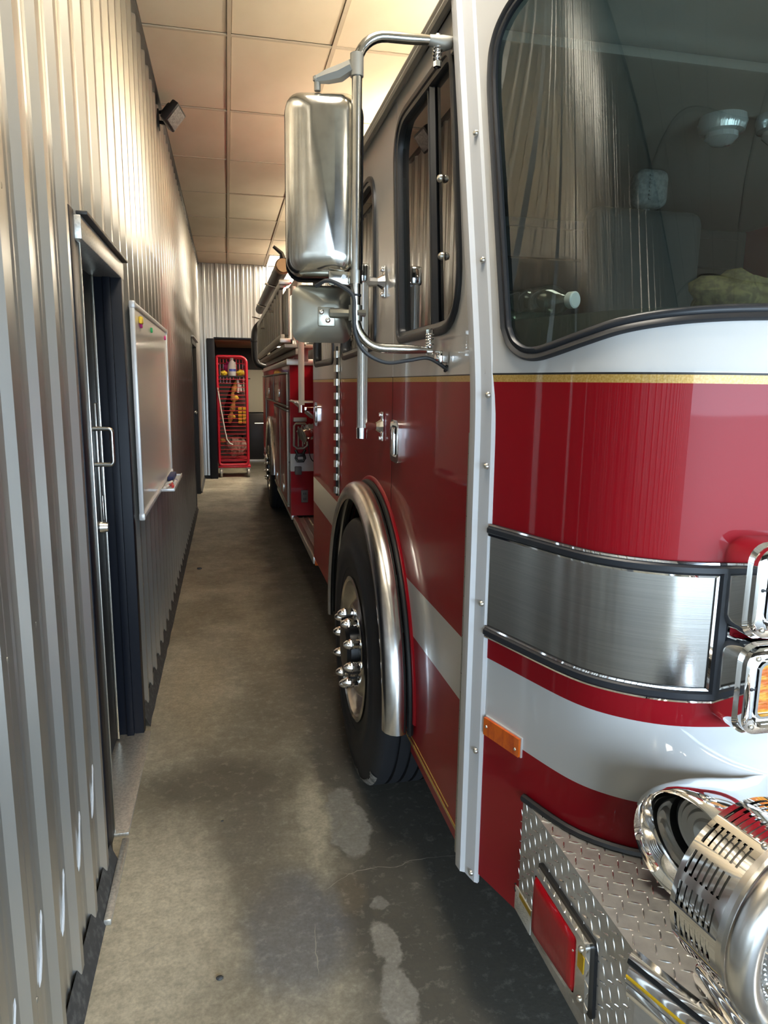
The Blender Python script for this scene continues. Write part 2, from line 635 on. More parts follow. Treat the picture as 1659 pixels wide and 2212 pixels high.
def arc(c, r, a0, a1, n, plane='XZ'):
    out = []
    for k in range(n + 1):
        a = a0 + (a1 - a0) * k / n
        p = [c[0], c[1], c[2]]
        i, j = ('XYZ'.index(plane[0]), 'XYZ'.index(plane[1]))
        p[i] += r * math.cos(a)
        p[j] += r * math.sin(a)
        out.append(tuple(p))
    return out

def smooth_path(pts, n=8):
    """Catmull-Rom through the points"""
    P = [Vector(p) for p in pts]
    P = [P[0] * 2 - P[1]] + P + [P[-1] * 2 - P[-2]]
    out = []
    for i in range(1, len(P) - 2):
        for k in range(n):
            t = k / n
            out.append(0.5 * ((2 * P[i]) + (-P[i - 1] + P[i + 1]) * t + (2 * P[i - 1] - 5 * P[i] + 4 * P[i + 1] - P[i + 2]) * t * t
                              + (-P[i - 1] + 3 * P[i] - 3 * P[i + 1] + P[i + 2]) * t ** 3))
    out.append(P[-2])
    return out

def screw_mesh(mb, p, axis, r, h):
    mb.lathe([(r, 0), (r, h * 0.35), (r * 0.75, h * 0.8), (r * 0.3, h), (0, h)], p, axis, 10)


# ================================================================== SETTING
ZC = 3.53          # ceiling height
ZD = 3.70          # top of the wall cores
XW = -0.44         # flat of the left wall
PITCH = 0.208
RIB0 = 1.365

def struct(name, label):
    return thing(name, (0, 0, 0), label, 'structure', kind='structure')

mb = MB()
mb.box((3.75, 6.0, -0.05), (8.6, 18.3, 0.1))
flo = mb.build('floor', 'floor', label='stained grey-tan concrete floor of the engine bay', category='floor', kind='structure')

for cr in ([(0.268, 2.022), (0.358, 2.079), (0.446, 2.096), (0.526, 2.085), (0.593, 2.107), (0.75, 2.10)],
           [(-0.38, 1.842), (-0.33, 1.851), (-0.284, 1.867), (-0.232, 1.90)],
           [(0.22, 1.885), (0.21, 1.789), (0.207, 1.685)],
           [(0.25, 1.65), (0.262, 1.632), (0.272, 1.628)]):
    mb = MB()
    pts = smooth_path([(a, b, 0.0) for a, b in cr], 6)
    row = []
    for i, q in enumerate(pts):
        t = (pts[min(i + 1, len(pts) - 1)] - pts[max(i - 1, 0)]).normalized()
        w_ = 0.0011 * (0.5 + random.random()) * min(1.0, 0.2 + 0.5 * min(i, len(pts) - 1 - i))
        j = random.uniform(-0.003, 0.003)
        row.append((mb.v((q.x - t.y * (j - w_), q.y + t.x * (j - w_), 0.0006)), mb.v((q.x - t.y * (j + w_), q.y + t.x * (j + w_), 0.0006))))
    for a_, b_ in zip(row[:-1], row[1:]):
        mb.face([a_[0], a_[1], b_[1], b_[0]])
    mb.build('crack', 'crackfill', flo)

mb = MB()
mb.box((3.75, -24, -0.06), (40, 41.7, 0.1))
mb.build('driveway', 'asphalt', label='pale concrete drive outside the open bay doorway', category='driveway', kind='structure')

def rib_profile(a0, a1, phase):
    """(along, proud) breakpoints of the ribbed sheet between a0 and a1"""
    pts = []
    k = math.floor((a0 - phase) / PITCH) - 1
    while phase + k * PITCH < a1 + PITCH:
        c = phase + k * PITCH
        for d, h in ((-0.030, 0), (-0.015, 0.019), (0.015, 0.019), (0.030, 0),
                     (0.066, 0), (0.074, 0.003), (0.084, 0.003), (0.092, 0),
                     (0.120, 0), (0.128, 0.003), (0.138, 0.003), (0.146, 0)):
            pts.append((c + d, h))
        k += 1
    out = []
    for i, (a, h) in enumerate(pts):
        if a0 <= a <= a1:
            if not out and a > a0:
                pa, ph = pts[i - 1]
                out.append((a0, ph + (h - ph) * (a0 - pa) / (a - pa)))
            out.append((a, h))
        elif a > a1:
            pa, ph = pts[i - 1]
            out.append((a1, ph + (h - ph) * (a1 - pa) / (a - pa)))
            break
    return out

def ribbed_sheet(parent, a0, a1, phase, z0, z1, to3d, thick=0.0):
    mb = MB()
    prof = rib_profile(a0, a1, phase)
    zs = [z0, z1]
    lo = [mb.v(to3d(a, h, z0)) for a, h in prof]
    hi = [mb.v(to3d(a, h, z1)) for a, h in prof]
    for i in range(len(prof) - 1):
        mb.face([lo[i], lo[i + 1], hi[i + 1], hi[i]])
    return mb.build('metal_sheet', 'wall', parent, smooth=15)

# ---- left wall
wl = struct('wall_left', 'left wall of vertical ribbed galvanised metal sheets')
mb = MB()
mb.box((XW - 0.17, 4.6, ZD / 2), (0.02, 15.6, ZD))
for (y0, y1, z0, z1) in ((-3.1, 2.29, 0, ZD), (2.29, 3.27, 2.11, ZD), (3.27, 9.25, 0, ZD), (9.25, 10.65, 2.17, ZD), (10.65, 12.48, 0, ZD)):
    mb.box((XW - 0.07, (y0 + y1) / 2, (z0 + z1) / 2), (0.12, y1 - y0, z1 - z0))
mb.build('wall_core', 'base', wl)
toL = lambda a, h, z: (XW + 0.001 + h, a, z)
spans = []
edges = [-3.1] + [RIB0 - 0.06 + 0.832 * k for k in range(-4, 13)] + [12.35]
for a, b in zip(edges[:-1], edges[1:]):
    cuts = [a] + [c for c in (2.29, 3.27, 9.25, 10.65) if a < c < b] + [b]
    for p, q in zip(cuts[:-1], cuts[1:]):
        m_ = 0.5 * (p + q)
        z0 = 2.11 if 2.29 < m_ < 3.27 else (2.17 if 9.25 < m_ < 10.65 else 0.055)
        ribbed_sheet(wl, p, q, RIB0, z0, ZC, toL)
# screws on the flats
mb = MB()
mb.lathe([(0.0095, 0), (0.0095, 0.002), (0.0062, 0.003), (0.0062, 0.011), (0, 0.012)], (0, 0, 0), (1, 0, 0), 8)
scr0 = mb.build('screw', 'dull_alu', wl)
first = True
for z in (0.32, 1.085, 2.0, 2.9):
    for k in range(-3, 51):
        y = RIB0 + 0.05 + k * PITCH
        if 2.25 < y < 3.3 and z < 2.15 or 9.2 < y < 10.7 and z < 2.2 or y > 12.2:
            continue
        if first:
            scr0.location = (XW + 0.001, y, z)
            first = False
        else:
            dup(scr0, (XW + 0.001, y, z), wl)

# creases scratched in the sheet near its foot
mb = MB()
for k in range(-1, 6):
    y = RIB0 - 0.075 + k * PITCH
    if 2.3 < y:
        continue
    zz = 0.40 + 0.03 * math.sin(k * 2.1)
    mb.tube(smooth_path([(XW + 0.0035, y - 0.035, zz - 0.12), (XW + 0.004, y - 0.012, zz - 0.07), (XW + 0.004, y - 0.002, zz - 0.02), (XW + 0.0035, y + 0.018, zz + 0.03)], 4), [0.0005] + [0.003] * 11 + [0.0005], 5)
mb.build('crease', 'scratch', wl, kind='stuff')

# dark base strip
mb = MB()
for (y0, y1) in ((-3.1, 2.29), (3.28, 9.25), (10.65, 12.3)):
    mb.grid(lambda y, t: (XW + 0.010 + 0.030 * (1 - t) + 0.004 * noise.noise(Vector((y * 9, t * 3, 1))), y, t * 0.075), lin(y0, y1, max(6, int((y1 - y0) * 10))), [0, 0.35, 0.7, 1])
mb.build('baseboard_left', 'base', label='dark rubbery base strip along the foot of the left wall', category='baseboard', kind='structure')
mb = MB()
mb.box((XW + 0.045, 2.20, 0.010), (0.022, 0.40, 0.020), 0.003)
mb.build('trim_1', 'galv', label='pale metal sill strip by the near door on the left', category='trim', kind='structure')
mb = MB()
mb.box((XW + 0.02, 4.7, ZC - 0.014), (0.035, 15.3, 0.024))
mb.build('trim_2', 'blacksteel', label='dark angle trim where left wall meets ceiling', category='trim', kind='structure')

# ---- far wall with the open doorway
YF = 12.35
wf = struct('wall_far', 'far wall of ribbed galvanised sheets above an open doorway')
mb = MB()
for (x0, x1, z0, z1) in ((-0.6, -0.31, 0, ZD), (-0.31, 1.1, 2.33, ZD), (1.1, 8.0, 0, ZD)):
    mb.box(((x0 + x1) / 2, YF + 0.07, (z0 + z1) / 2), (x1 - x0, 0.13, z1 - z0))
mb.build('wall_core', 'base', wf)
toF = lambda a, h, z: (a, YF - 0.001 - h, z)
fe = [-0.44, -0.31, 0.40, 1.1] + [1.1 + 0.832 * k for k in range(1, 9)]
for a, b in zip(fe[:-1], fe[1:]):
    ribbed_sheet(wf, a, b, -0.34, 2.33 if -0.31 <= a < 1.0 else 0.05, ZC, toF)

# door_2's open frame is on the left wall; the far doorway gets its own lining
d3 = struct('door_3', 'open black-lined doorway in the far wall with brown header board')
mb = MB()
mb.box((-0.25, YF + 0.0, 1.165), (0.12, 0.24, 2.33), 0.004)
mb.build('door_frame', 'doorblack', d3)
mb = MB()
mb.box((0.45, YF + 1.2, 2.315), (1.28, 2.3, 0.03), 0.003)
mb.build('header_board', 'wood', d3)
mb = MB()
mb.box((0.45, YF - 0.03, 2.34), (1.30, 0.05, 0.03), 0.003)
mb.build('door_head', 'doorblack', d3)

# ---- back room beyond the far wall
br = struct('wall_back', 'back room wall with pale panel above and dark lower half')
mb = MB()
mb.box((0.8, 15.05, 1.25), (3.4, 0.1, 2.5))
mb.build('dark_wall', 'darkwall', br)
mb = MB()
mb.box((0.62, 14.97, 1.45), (0.62, 0.05, 0.86), 0.008)
mb.build('pale_panel', 'backwall', br)
mb = MB()
mb.box((0.415, 14.93, 1.70), (0.10, 0.012, 0.02), 0.003)
mb.build('panel_clip', 'black', br)
mb = MB()
mb.box((0.65, 14.9, 0.5), (0.7, 0.2, 1.0), 0.01)
mb.build('dark_cabinet', 'blacksteel', br)
mb = MB()
mb.tube([(0.53, 14.78, 0.80), (0.72, 14.78, 0.80)], 0.008, 8)
mb.box((0.54, 14.79, 0.80), (0.01, 0.03, 0.01))
mb.box((0.71, 14.79, 0.80), (0.01, 0.03, 0.01))
mb.build('cabinet_handle', 'satin', br)
mb = MB()
mb.box((0.4, 14.76, 0.03), (1.4, 0.04, 0.06), 0.004)
mb.build('plinth', 'galv', br)
mb = MB()
mb.box((-0.5, 13.8, 1.25), (0.1, 2.6, 2.5))
mb.box((2.5, 13.8, 1.25), (0.1, 2.6, 2.5))
mb.build('side_wall', 'darkwall', br)
mb = MB()
mb.box((1.0, 13.8, 2.52), (3.1, 2.6, 0.06))
mb.build('back_room_ceiling', 'darkwall', br)

bl = thing('ceiling_light', (0.85, 13.3, 2.29), 'small lamp added to brighten the back room, hidden from view', 'ceiling light', 'fluorescent ceiling lights')  # unseen lamp, added to lift the dark back room
mb = MB()
mb.box((0.85, 13.3, 2.285), (0.3, 0.3, 0.025), 0.006)
mb.build('lamp_frame', 'whitepl', bl)
mb = MB()
mb.box((0.85, 13.3, 2.270), (0.26, 0.26, 0.006))
mb.build('diffuser', 'diffuser', bl)
ld = bpy.data.lights.new('lamp', 'AREA')
ld.size = 0.26
ld.energy = 22
ld.color = (1.0, 0.86, 0.62)
lo = bpy.data.objects.new('lamp', ld)
COL.objects.link(lo)
lo.parent = bl
lo.location = (0, 0, -0.03)

# ---- right wall, rear wall and its open sectional door
mb = MB()
mb.box((8.06, 4.6, ZD / 2), (0.12, 15.8, ZD))
mb.build('wall_right', 'wall', label='plain galvanised right wall of the bay, out of view', category='wall', kind='structure')
wr = struct('wall_rear', 'rear wall around the open bay doorway behind the camera')
mb = MB()
for (x0, x1, z0, z1) in ((-0.6, -0.45, 0, ZD), (-0.45, 4.7, 2.31, ZD), (4.7, 8.0, 0, ZD)):
    mb.box(((x0 + x1) / 2, -3.16, (z0 + z1) / 2), (x1 - x0, 0.1, z1 - z0))
mb.build('wall_core', 'base', wr)

# ---- ceiling of lay-in tiles
ce = struct('ceiling', 'suspended ceiling of cream lay-in tiles in a metal grid')
mb = MB()
mb.box((3.75, 4.64, ZC + 0.13), (8.8, 15.8, 0.1))
mb.build('ceiling_deck', 'base', ce)
TX, TY, X0, Y0 = 0.59, 1.145, 0.06, 4.435
def tile_mesh(w, d):
    mb = MB()
    zs = ZC
    mb.box((0, 0, 0.008), (w - 0.022, d - 0.022, 0.016), 0.004, seg=1)
    return mb
t0 = {}
for i in range(-1, 14):
    xa, xb = X0 + i * TX, X0 + (i + 1) * TX
    xa = max(xa, -0.44)
    xb = min(xb, 8.0)
    if xb - xa < 0.05:
        continue
    for j in range(-7, 7):
        ya, yb = Y0 + j * TY, Y0 + (j + 1) * TY
        ya, yb = max(ya, -3.1), min(yb, YF)
        if yb - ya < 0.05:
            continue
        if (i, j) in ((1, 6), (4, -2), (4, 2), (4, 6), (8, -2), (8, 2), (8, 6), (5, -6), (0, -3)):
            continue
        key = (round(xb - xa, 3), round(yb - ya, 3))
        if key not in t0:
            t0[key] = tile_mesh(*key).build('ceiling_tile', 'tile', ce)
            t = t0[key]
        else:
            t = dup(t0[key], (0, 0, 0), ce)
        t.location = ((xa + xb) / 2, (ya + yb) / 2, ZC + random.uniform(0, 0.003))
        t.rotation_euler = (random.uniform(-0.003, 0.003), random.uniform(-0.004, 0.004), 0)
for i in range(0, 14):
    mb = MB()
    mb.box((X0 + i * TX, 4.62, ZC - 0.002), (0.022, 15.4, 0.008))
    mb.build('main_tee', 'tee', ce)
for j in range(-6, 7):
    mb = MB()
    mb.box((3.78, Y0 + j * TY, ZC - 0.001), (8.4, 0.022, 0.006))
    mb.build('cross_tee', 'tee', ce)

# ---- ceiling lamps
def ceiling_lamp(i, j, label, power):
    xa, ya = X0 + i * TX, Y0 + j * TY
    yb = min(ya + TY, YF)
    c = (xa + TX / 2, (ya + yb) / 2, ZC)
    t = thing('ceiling_light', c, label, 'ceiling light', 'fluorescent ceiling lights')
    w, d = TX - 0.03, yb - ya - 0.03
    mb = MB()
    for s in (-1, 1):
        mb.box((c[0] + s * (w / 2 - 0.012), c[1], ZC - 0.002), (0.024, d, 0.012), 0.003)
        mb.box((c[0], c[1] + s * (d / 2 - 0.012), ZC - 0.002), (w, 0.024, 0.012), 0.003)
    mb.build('lamp_frame', 'tee', t)
    mb = MB()
    mb.box((c[0], c[1], ZC + 0.006), (w - 0.04, d - 0.04, 0.008))
    mb.build('diffuser', 'diffuser', t)
    ld = bpy.data.lights.new('lamp', 'AREA')
    ld.shape = 'RECTANGLE'
    ld.size, ld.size_y = w - 0.06, d - 0.06
    ld.energy = power
    ld.color = (1.0, 0.89, 0.72)
    lo = bpy.data.objects.new('lamp', ld)
    COL.objects.link(lo)
    lo.parent = t
    lo.location = (0, 0, -0.012)

ceiling_lamp(0, -3, 'fill light added over the passage beside the cab, out of frame', AISLE_FILL)  # unseen fill, added to light the cab side and near floor
ceiling_lamp(1, 6, 'lit fluorescent ceiling light at the far end, above the ladder', LAMP * 0.9)
for (i, j, w_) in ((4, -2, 'over the front bumper'), (4, 2, 'over the middle of the engine'), (4, 6, 'over the tail of the engine'),
                   (5, -6, 'inside the bay doorway to the right'),
                   (8, -2, 'on the far side near the door'), (8, 2, 'on the far side mid bay'), (8, 6, 'on the far side at the back')):
    ceiling_lamp(i, j, 'fluorescent ceiling light ' + w_ + ', out of frame', LAMP)

def fill(x, y, label):  # invented unseen fixtures, added to brighten the ceiling
    t = thing('fill_light', (x, y, 2.98), label, 'pendant light', 'pendant lights added over the engine')
    mb = MB()
    mb.box((x, y, 2.98), (0.10, 1.25, 0.05), 0.012)
    mb.build('lamp_body', 'whitepl', t)
    for s in (-1, 1):
        mb = MB()
        mb.cyl((x, y + s * 0.5, 3.0), (x, y + s * 0.5, ZC), 0.004, 6)
        mb.build('hanger', 'satin', t)
    mb = MB()
    mb.box((x, y, 2.952), (0.08, 1.2, 0.008))
    mb.build('diffuser', 'diffuser', t)
    for (dz, rx, pw) in ((0.035, PI, CEIL_FILL), (-0.04, 0.0, CEIL_FILL * 0.4)):
        ld = bpy.data.lights.new('lamp', 'AREA')
        ld.shape = 'RECTANGLE'
        ld.size, ld.size_y = 0.10, 1.2
        ld.energy = pw
        ld.color = (1.0, 0.85, 0.62)
        lo = bpy.data.objects.new('lamp', ld)
        COL.objects.link(lo)
        lo.parent = t
        lo.location = (0, 0, dz)
        lo.rotation_euler = (rx, 0, 0)
for y, w_ in ((2.9, 'over the cab'), (5.6, 'behind the cab'), (8.3, 'over the hose bed'), (10.9, 'over the tail')):
    fill(1.55, y, 'white pendant strip light added to brighten the ceiling, hanging ' + w_ + ', out of frame')

# ---- near door in the left wall
d1 = struct('door_1', 'recessed black steel door with pull handle in left wall')
mb = MB()
mb.box((XW - 0.068, 2.41, 1.05), (0.136, 0.10, 2.10), 0.003)
mb.box((XW - 0.085, 2.470, 1.03), (0.03, 0.02, 2.06), 0.003)
mb.build('near_jamb', 'jamb', d1)
mb = MB()
mb.box((XW - 0.06, 2.328, 1.06), (0.136, 0.066, 2.12), 0.004)
mb.build('jamb_cover', 'doorblack', d1)
mb = MB()
mb.box((XW + 0.002, 2.452, 1.03), (0.006, 0.006, 2.04), 0.001)
mb.build('jamb_edge', 'satin', d1)
mb = MB()
mb.box((XW - 0.05, 3.235, 1.05), (0.144, 0.07, 2.10), 0.003)
mb.box((XW - 0.035, 3.192, 1.03), (0.03, 0.02, 2.06), 0.002)
mb.build('far_jamb', 'doorblack', d1)
mb = MB()
mb.box((XW - 0.04, 2.83, 2.075), (0.126, 0.90, 0.07), 0.003)
mb.build('door_header', 'galv', d1)
mb = MB()
mb.box((XW + 0.026, 2.83, 2.116), (0.034, 0.90, 0.012), 0.003)
mb.build('drip_cap', 'jamb', d1)
mb = MB()
mb.box((XW - 0.1125, 2.83, 1.03), (0.045, 0.70, 2.02), 0.003)
leaf = mb.build('door_leaf', 'doorblack', d1)
xl = XW - 0.090
mb = MB()
mb.box((xl + 0.006, 3.150, 1.03), (0.012, 0.014, 2.02), 0.002)
mb.build('weather_strip', 'satin', d1)
mb = MB()
mb.box((xl + 0.005, 3.085, 1.275), (0.010, 0.07, 0.51), 0.002)
mb.build('latch_plate', 'satin', leaf)
mb = MB()
hy = 3.02
mb.tube([(xl, hy, 1.285), (xl + 0.055, hy, 1.285)] + arc((xl + 0.055, hy, 1.300), 0.015, -PI / 2, 0, 4, 'XZ') + arc((xl + 0.055, hy, 1.415), 0.015, 0, PI / 2, 4, 'XZ') + [(xl, hy, 1.430)], 0.009, 10)
mb.build('pull_handle', 'satin', leaf)
mb = MB()
mb.cyl((xl, 3.06, 1.02), (xl + 0.03, 3.06, 1.02), 0.026, 16, 0.020)
mb.box((xl + 0.006, 3.10, 1.07), (0.012, 0.035, 0.16), 0.003)
mb.build('deadbolt', 'satin', leaf)
mb = MB()
mb.box((XW - 0.05, 2.83, 0.006), (0.2, 0.78, 0.012), 0.002)
mb.build('threshold', 'galv', d1)
mb = MB()
mb.box((XW - 0.135, 2.83, 1.05), (0.02, 0.9, 2.1))
mb.build('door_backing', 'doorblack', d1)

# ---- far door in the left wall
d2 = struct('door_2', 'far black steel door with pale kick plate in left wall')
mb = MB()
mb.box((XW - 0.045, 9.285, 1.08), (0.135, 0.07, 2.16), 0.003)
mb.box((XW - 0.045, 10.615, 1.08), (0.135, 0.07, 2.16), 0.003)
mb.box((XW - 0.045, 9.95, 2.135), (0.135, 1.40, 0.07), 0.003)
mb.build('door_frame', 'jamb', d2)
mb = MB()
mb.box((XW - 0.07, 9.95, 1.05), (0.045, 1.24, 2.09), 0.003)
leaf2 = mb.build('door_leaf', 'doorblack', d2)
mb = MB()
mb.box((XW + 0.028, 9.95, 2.18), (0.05, 1.44, 0.02), 0.003)
mb.build('drip_cap', 'galv', d2)
xl2 = XW - 0.0475
mb = MB()
mb.lathe([(0.03, 0), (0.03, 0.006), (0.012, 0.012), (0.012, 0.035), (0.027, 0.045), (0.027, 0.06), (0, 0.068)], (xl2, 10.35, 1.20), (1, 0, 0), 16)
mb.build('door_knob', 'satin', leaf2)
mb = MB()
mb.lathe([(0.026, 0), (0.026, 0.015), (0.018, 0.022), (0, 0.022)], (xl2, 10.35, 1.62), (1, 0, 0), 14)
mb.build('deadbolt', 'satin', leaf2)
mb = MB()
mb.box((xl2 + 0.008, 10.1, 0.43), (0.012, 0.85, 0.72), 0.003)
mb.build('kick_plate', 'backwall', leaf2)

# ================================================================== FIRE ENGINE
XS = 0.57            # left side of the cab
XC = 1.77            # centre line
YR = 4.85            # rear of the cab
ZB, ZS0, ZS1, ZG0, ZG1, ZT = 0.41, 0.815, 0.985, 1.629, 1.645, 2.56
LEAN = 0.27
AY, AZ, AR = 2.77, 0.53, 0.66     # wheel arch
def lean(z):
    return LEAN * max(0.0, z - 1.65)

eng = thing('fire_engine', (1.77, 5.5, 0), 'large red and white fire engine with gold stripe, parked on the concrete floor', 'fire engine')

# plan curve of the cab front, left half, as a fine polyline (x, y)
KN = [(0.57, 1.535), (0.585, 1.50), (0.605, 1.43), (0.63, 1.36), (0.655, 1.275), (0.675, 1.22), (0.70, 1.185), (0.73, 1.155),
      (0.77, 1.12), (0.815, 1.098), (0.86, 1.087), (0.90, 1.08), (1.0, 1.065), (1.2, 1.045), (1.5, 1.028), (1.77, 1.02)]
PL = [(p.x, p.y) for p in smooth_path([(a, b, 0) for a, b in KN], 6)]
for _ in range(60):
    PL = [PL[0]] + [((a[0] + 2 * b[0] + c[0]) / 4, (a[1] + 2 * b[1] + c[1]) / 4) for a, b, c in zip(PL[:-2], PL[1:-1], PL[2:])] + [PL[-1]]
SL = [0.0]
for a, b in zip(PL[:-1], PL[1:]):
    SL.append(SL[-1] + math.hypot(b[0] - a[0], b[1] - a[1]))
SMID = SL[-1]
def plan(s):
    """point on the front plan curve at arc length s (mirrored past the centre line)"""
    mir = s > SMID
    t = 2 * SMID - s if mir else s
    t = min(max(t, 0.0), SMID)
    for i in range(len(SL) - 1):
        if SL[i + 1] >= t:
            k = (t - SL[i]) / max(1e-9, SL[i + 1] - SL[i])
            x = PL[i][0] + k * (PL[i + 1][0] - PL[i][0])
            y = PL[i][1] + k * (PL[i + 1][1] - PL[i][1])
            break
    return (2 * XC - x if mir else x, y)
def s_of(x):
    for i in range(len(PL) - 1):
        if PL[i + 1][0] >= x:
            k = (x - PL[i][0]) / (PL[i + 1][0] - PL[i][0])
            return SL[i] + k * (SL[i + 1] - SL[i])
    return SMID
def front(s, z, off=0.0):
    """point on the front skin, off metres outwards"""
    x, y = plan(s)
    p = Vector((x, y + lean(z), z))
    if off:
        x2, y2 = plan(min(s + 0.01, 2 * SMID))
        x1, y1 = plan(max(s - 0.01, 0))
        n = Vector((y2 - y1, -(x2 - x1), 0)).normalized()
        p += n * off
    return p

# windscreen outline (x, z) from the left lower corner round
WS = [(0.597, 1.745), (0.602, 1.712), (0.612, 1.692), (0.624, 1.687), (0.640, 1.695), (0.672, 1.716), (0.706, 1.732),
      (0.75, 1.742), (0.81, 1.749), (0.90, 1.754), (1.05, 1.757), (1.40, 1.757), (1.735, 1.757),
      (1.745, 1.77), (1.745, 2.48), (1.735, 2.49), (1.2, 2.49), (0.70, 2.475), (0.66, 2.462), (0.628, 2.435), (0.612, 2.404),
      (0.603, 2.365), (0.599, 2.32), (0.597, 2.25), (0.597, 2.05), (0.597, 1.90)]
WSS = [(s_of(x), z) for x, z in WS]
MIRW = [(2 * SMID - s, z) for s, z in WSS]
wsin = lambda s, z: inside((s, z), WSS) or inside((s, z), MIRW)

# ---- front skin, colour bands by height
mb = MB()
us = [s_of(x) for x, _ in PL]
us = lin(0, 0.9, 60)[:-1] + lin(0.9, SMID, 20)
us = us + [2 * SMID - s for s in us[::-1][1:]]
for mi, zs in ((0, lin(ZB, ZS0, 3)), (1, [ZS0, ZS1]), (0, lin(ZS1, ZG0, 4)), (2, [ZG0, ZG1 - 0.001]), (3, [ZG1 - 0.001, ZG1 + 0.003])):
    mb.mi = mi
    mb.grid(lambda s, z: front(s, z), us, zs)
mb.mi = 1
us2 = lin(0.0, 0.9, 110)[:-1] + lin(0.9, SMID, 30)
us2 = us2 + [2 * SMID - s for s in us2[::-1][1:]]
mb.grid(lambda s, z: front(s, z), us2, [ZG1 + 0.003, 1.65] + lin(1.65, ZT, 91)[1:], lambda s, z: not wsin(s, z))
mb.build('front_panel', ['red', 'white', 'gold', 'blackline'], eng, smooth=60)

# ---- windscreen glass and its rubber
for k, W in enumerate((WSS, MIRW)):
    mb = MB()
    s0, s1 = min(p[0] for p in W) - 0.01, max(p[0] for p in W) + 0.01
    mb.grid(lambda s, z: front(s, z, -0.004), lin(s0, s1, 90), lin(1.67, 2.50, 60), lambda s, z: inside((s, z), W))
    gl = mb.build('windscreen', 'glass', eng, smooth=60)
    mb = MB()
    cl = smooth_path([(p[0], p[1], 0) for p in W + [W[0]]], 5)[:-1]
    rings = []
    for i, p in enumerate(cl):
        q, r = cl[i - 1], cl[(i + 1) % len(cl)]
        t = (r - q).normalized()
        nrm = Vector((t.y, -t.x, 0))
        ring = []
        for (a, h) in ((-0.013, -0.003), (-0.014, 0.004), (-0.010, 0.008), (-0.003, 0.007), (0.0, 0.0045), (0.003, 0.008), (0.010, 0.010), (0.015, 0.005), (0.016, -0.003)):
            w = p + nrm * a
            ring.append(mb.v(front(w.x, w.y, h)))
        rings.append(ring)
    n = len(rings)
    for i in range(n):
        A, B = rings[i], rings[(i + 1) % n]
        for k2 in range(8):
            mb.face([A[k2], B[k2], B[k2 + 1], A[k2 + 1]])
    mb.build('windscreen_rubber', 'rubber_trim', gl, smooth=50)

# ---- left side skin: three pieces (front door, side panel, crew door), columns clipped by the wheel arch
def arch_z(y):
    d = abs(y - AY)
    return AZ + math.sqrt(AR * AR - d * d) if d < AR else -1.0

def win_poly(c, r):
    return rpoly(c, r, 8)
W1 = win_poly([(1.700, 1.765), (2.368, 1.765), (2.463, 2.47), (1.845, 2.45)], [0.15, 0.05, 0.13, 0.07])
W2 = win_poly([(2.755, 1.765), (3.575, 1.745), (3.60, 2.40), (2.80, 2.42)], [0.07, 0.06, 0.10, 0.16])
W3 = win_poly([(3.885, 1.735), (4.725, 1.735), (4.725, 2.40), (3.90, 2.40)], [0.07, 0.07, 0.10, 0.10])

def side_piece(name, y0, y1, win, front_lean=False):
    mb = MB()
    ys = lin(y0, y1, int((y1 - y0) / 0.02))
    for mi, z0, z1 in ((0, ZB, ZS0), (1, ZS0, ZS1), (0, ZS1, ZG0), (2, ZG0, ZG1 - 0.001), (3, ZG1 - 0.001, ZG1 + 0.002)):
        mb.mi = mi
        for ya, yb in zip(ys[:-1], ys[1:]):
            za, zb = max(z0, arch_z(ya)), max(z0, arch_z(yb))
            if za >= z1 and zb >= z1:
                continue
            za, zb = min(za, z1 - 1e-4), min(zb, z1 - 1e-4)
            mb.face([mb.v((XS, ya, za)), mb.v((XS, ya, z1)), mb.v((XS, yb, z1)), mb.v((XS, yb, zb))])
    mb.mi = 1
    zt = ZT - 0.01
    ly = lean(zt) if front_lean else 0
    outer = [(y0, ZG1 + 0.002), (y1, ZG1 + 0.002), (y1, zt), (y0 + ly, zt)]
    mb.poly(outer, [win] if win else [], lambda a, b, d: (XS + d, a, b), 0.03)
    o = mb.build(name, ['red', 'white', 'gold', 'blackline'], eng, smooth=30)
    return o

fd = side_piece('front_door', 1.60, 2.452, W1, True)
sp = side_piece('side_panel', 2.458, 3.700, W2)
cd = side_piece('crew_door', 3.708, YR, W3)
for c_, s_ in (((XS + 0.02, 1.585, 1.01), (0.02, 0.06, 1.18)), ((XS + 0.02, 2.455, 1.9), (0.02, 0.03, 1.3)), ((XS + 0.02, 3.704, 1.5), (0.02, 0.03, 2.0))):
    mb = MB()
    mb.box(c_, s_)
    mb.build('door_gap_liner', 'black', eng)

def side_window(parent, poly, glassname='window_glass'):
    mb = MB()
    mb.poly(poly, [], lambda a, b, d: (XS + 0.014 + d, a, b), 0.004)
    g = mb.build(glassname, 'darkglass', parent, smooth=30)
    mb = MB()
    cx = sum(p[0] for p in poly) / len(poly)
    cz = sum(p[1] for p in poly) / len(poly)
    rings = []
    n = len(poly)
    for i, p in enumerate(poly):
        q, r = Vector(poly[i - 1]), Vector(poly[(i + 1) % n])
        t = (r - q)
        t = t.normalized() if t.length > 1e-6 else Vector((1, 0))
        nr = Vector((t.y, -t.x))
        if nr.dot(Vector((p[0] - cx, p[1] - cz))) < 0:
            nr = -nr
        ring = []
        for (a, h) in ((0.012, 0.001), (0.011, -0.008), (0.004, -0.012), (-0.008, -0.011), (-0.011, -0.006), (-0.022, -0.004), (-0.026, 0.004), (-0.026, 0.014)):
            ring.append(mb.v((XS + h, p[0] + nr.x * a, p[1] + nr.y * a)))
        rings.append(ring)
    for i in range(n):
        A, B = rings[i], rings[(i + 1) % n]
        for k in range(7):
            mb.face([A[k], B[k], B[k + 1], A[k + 1]])
    mb.build('window_rubber', 'rubber_trim', parent, smooth=40)
    return g
side_window(fd, W1)
mb = MB()
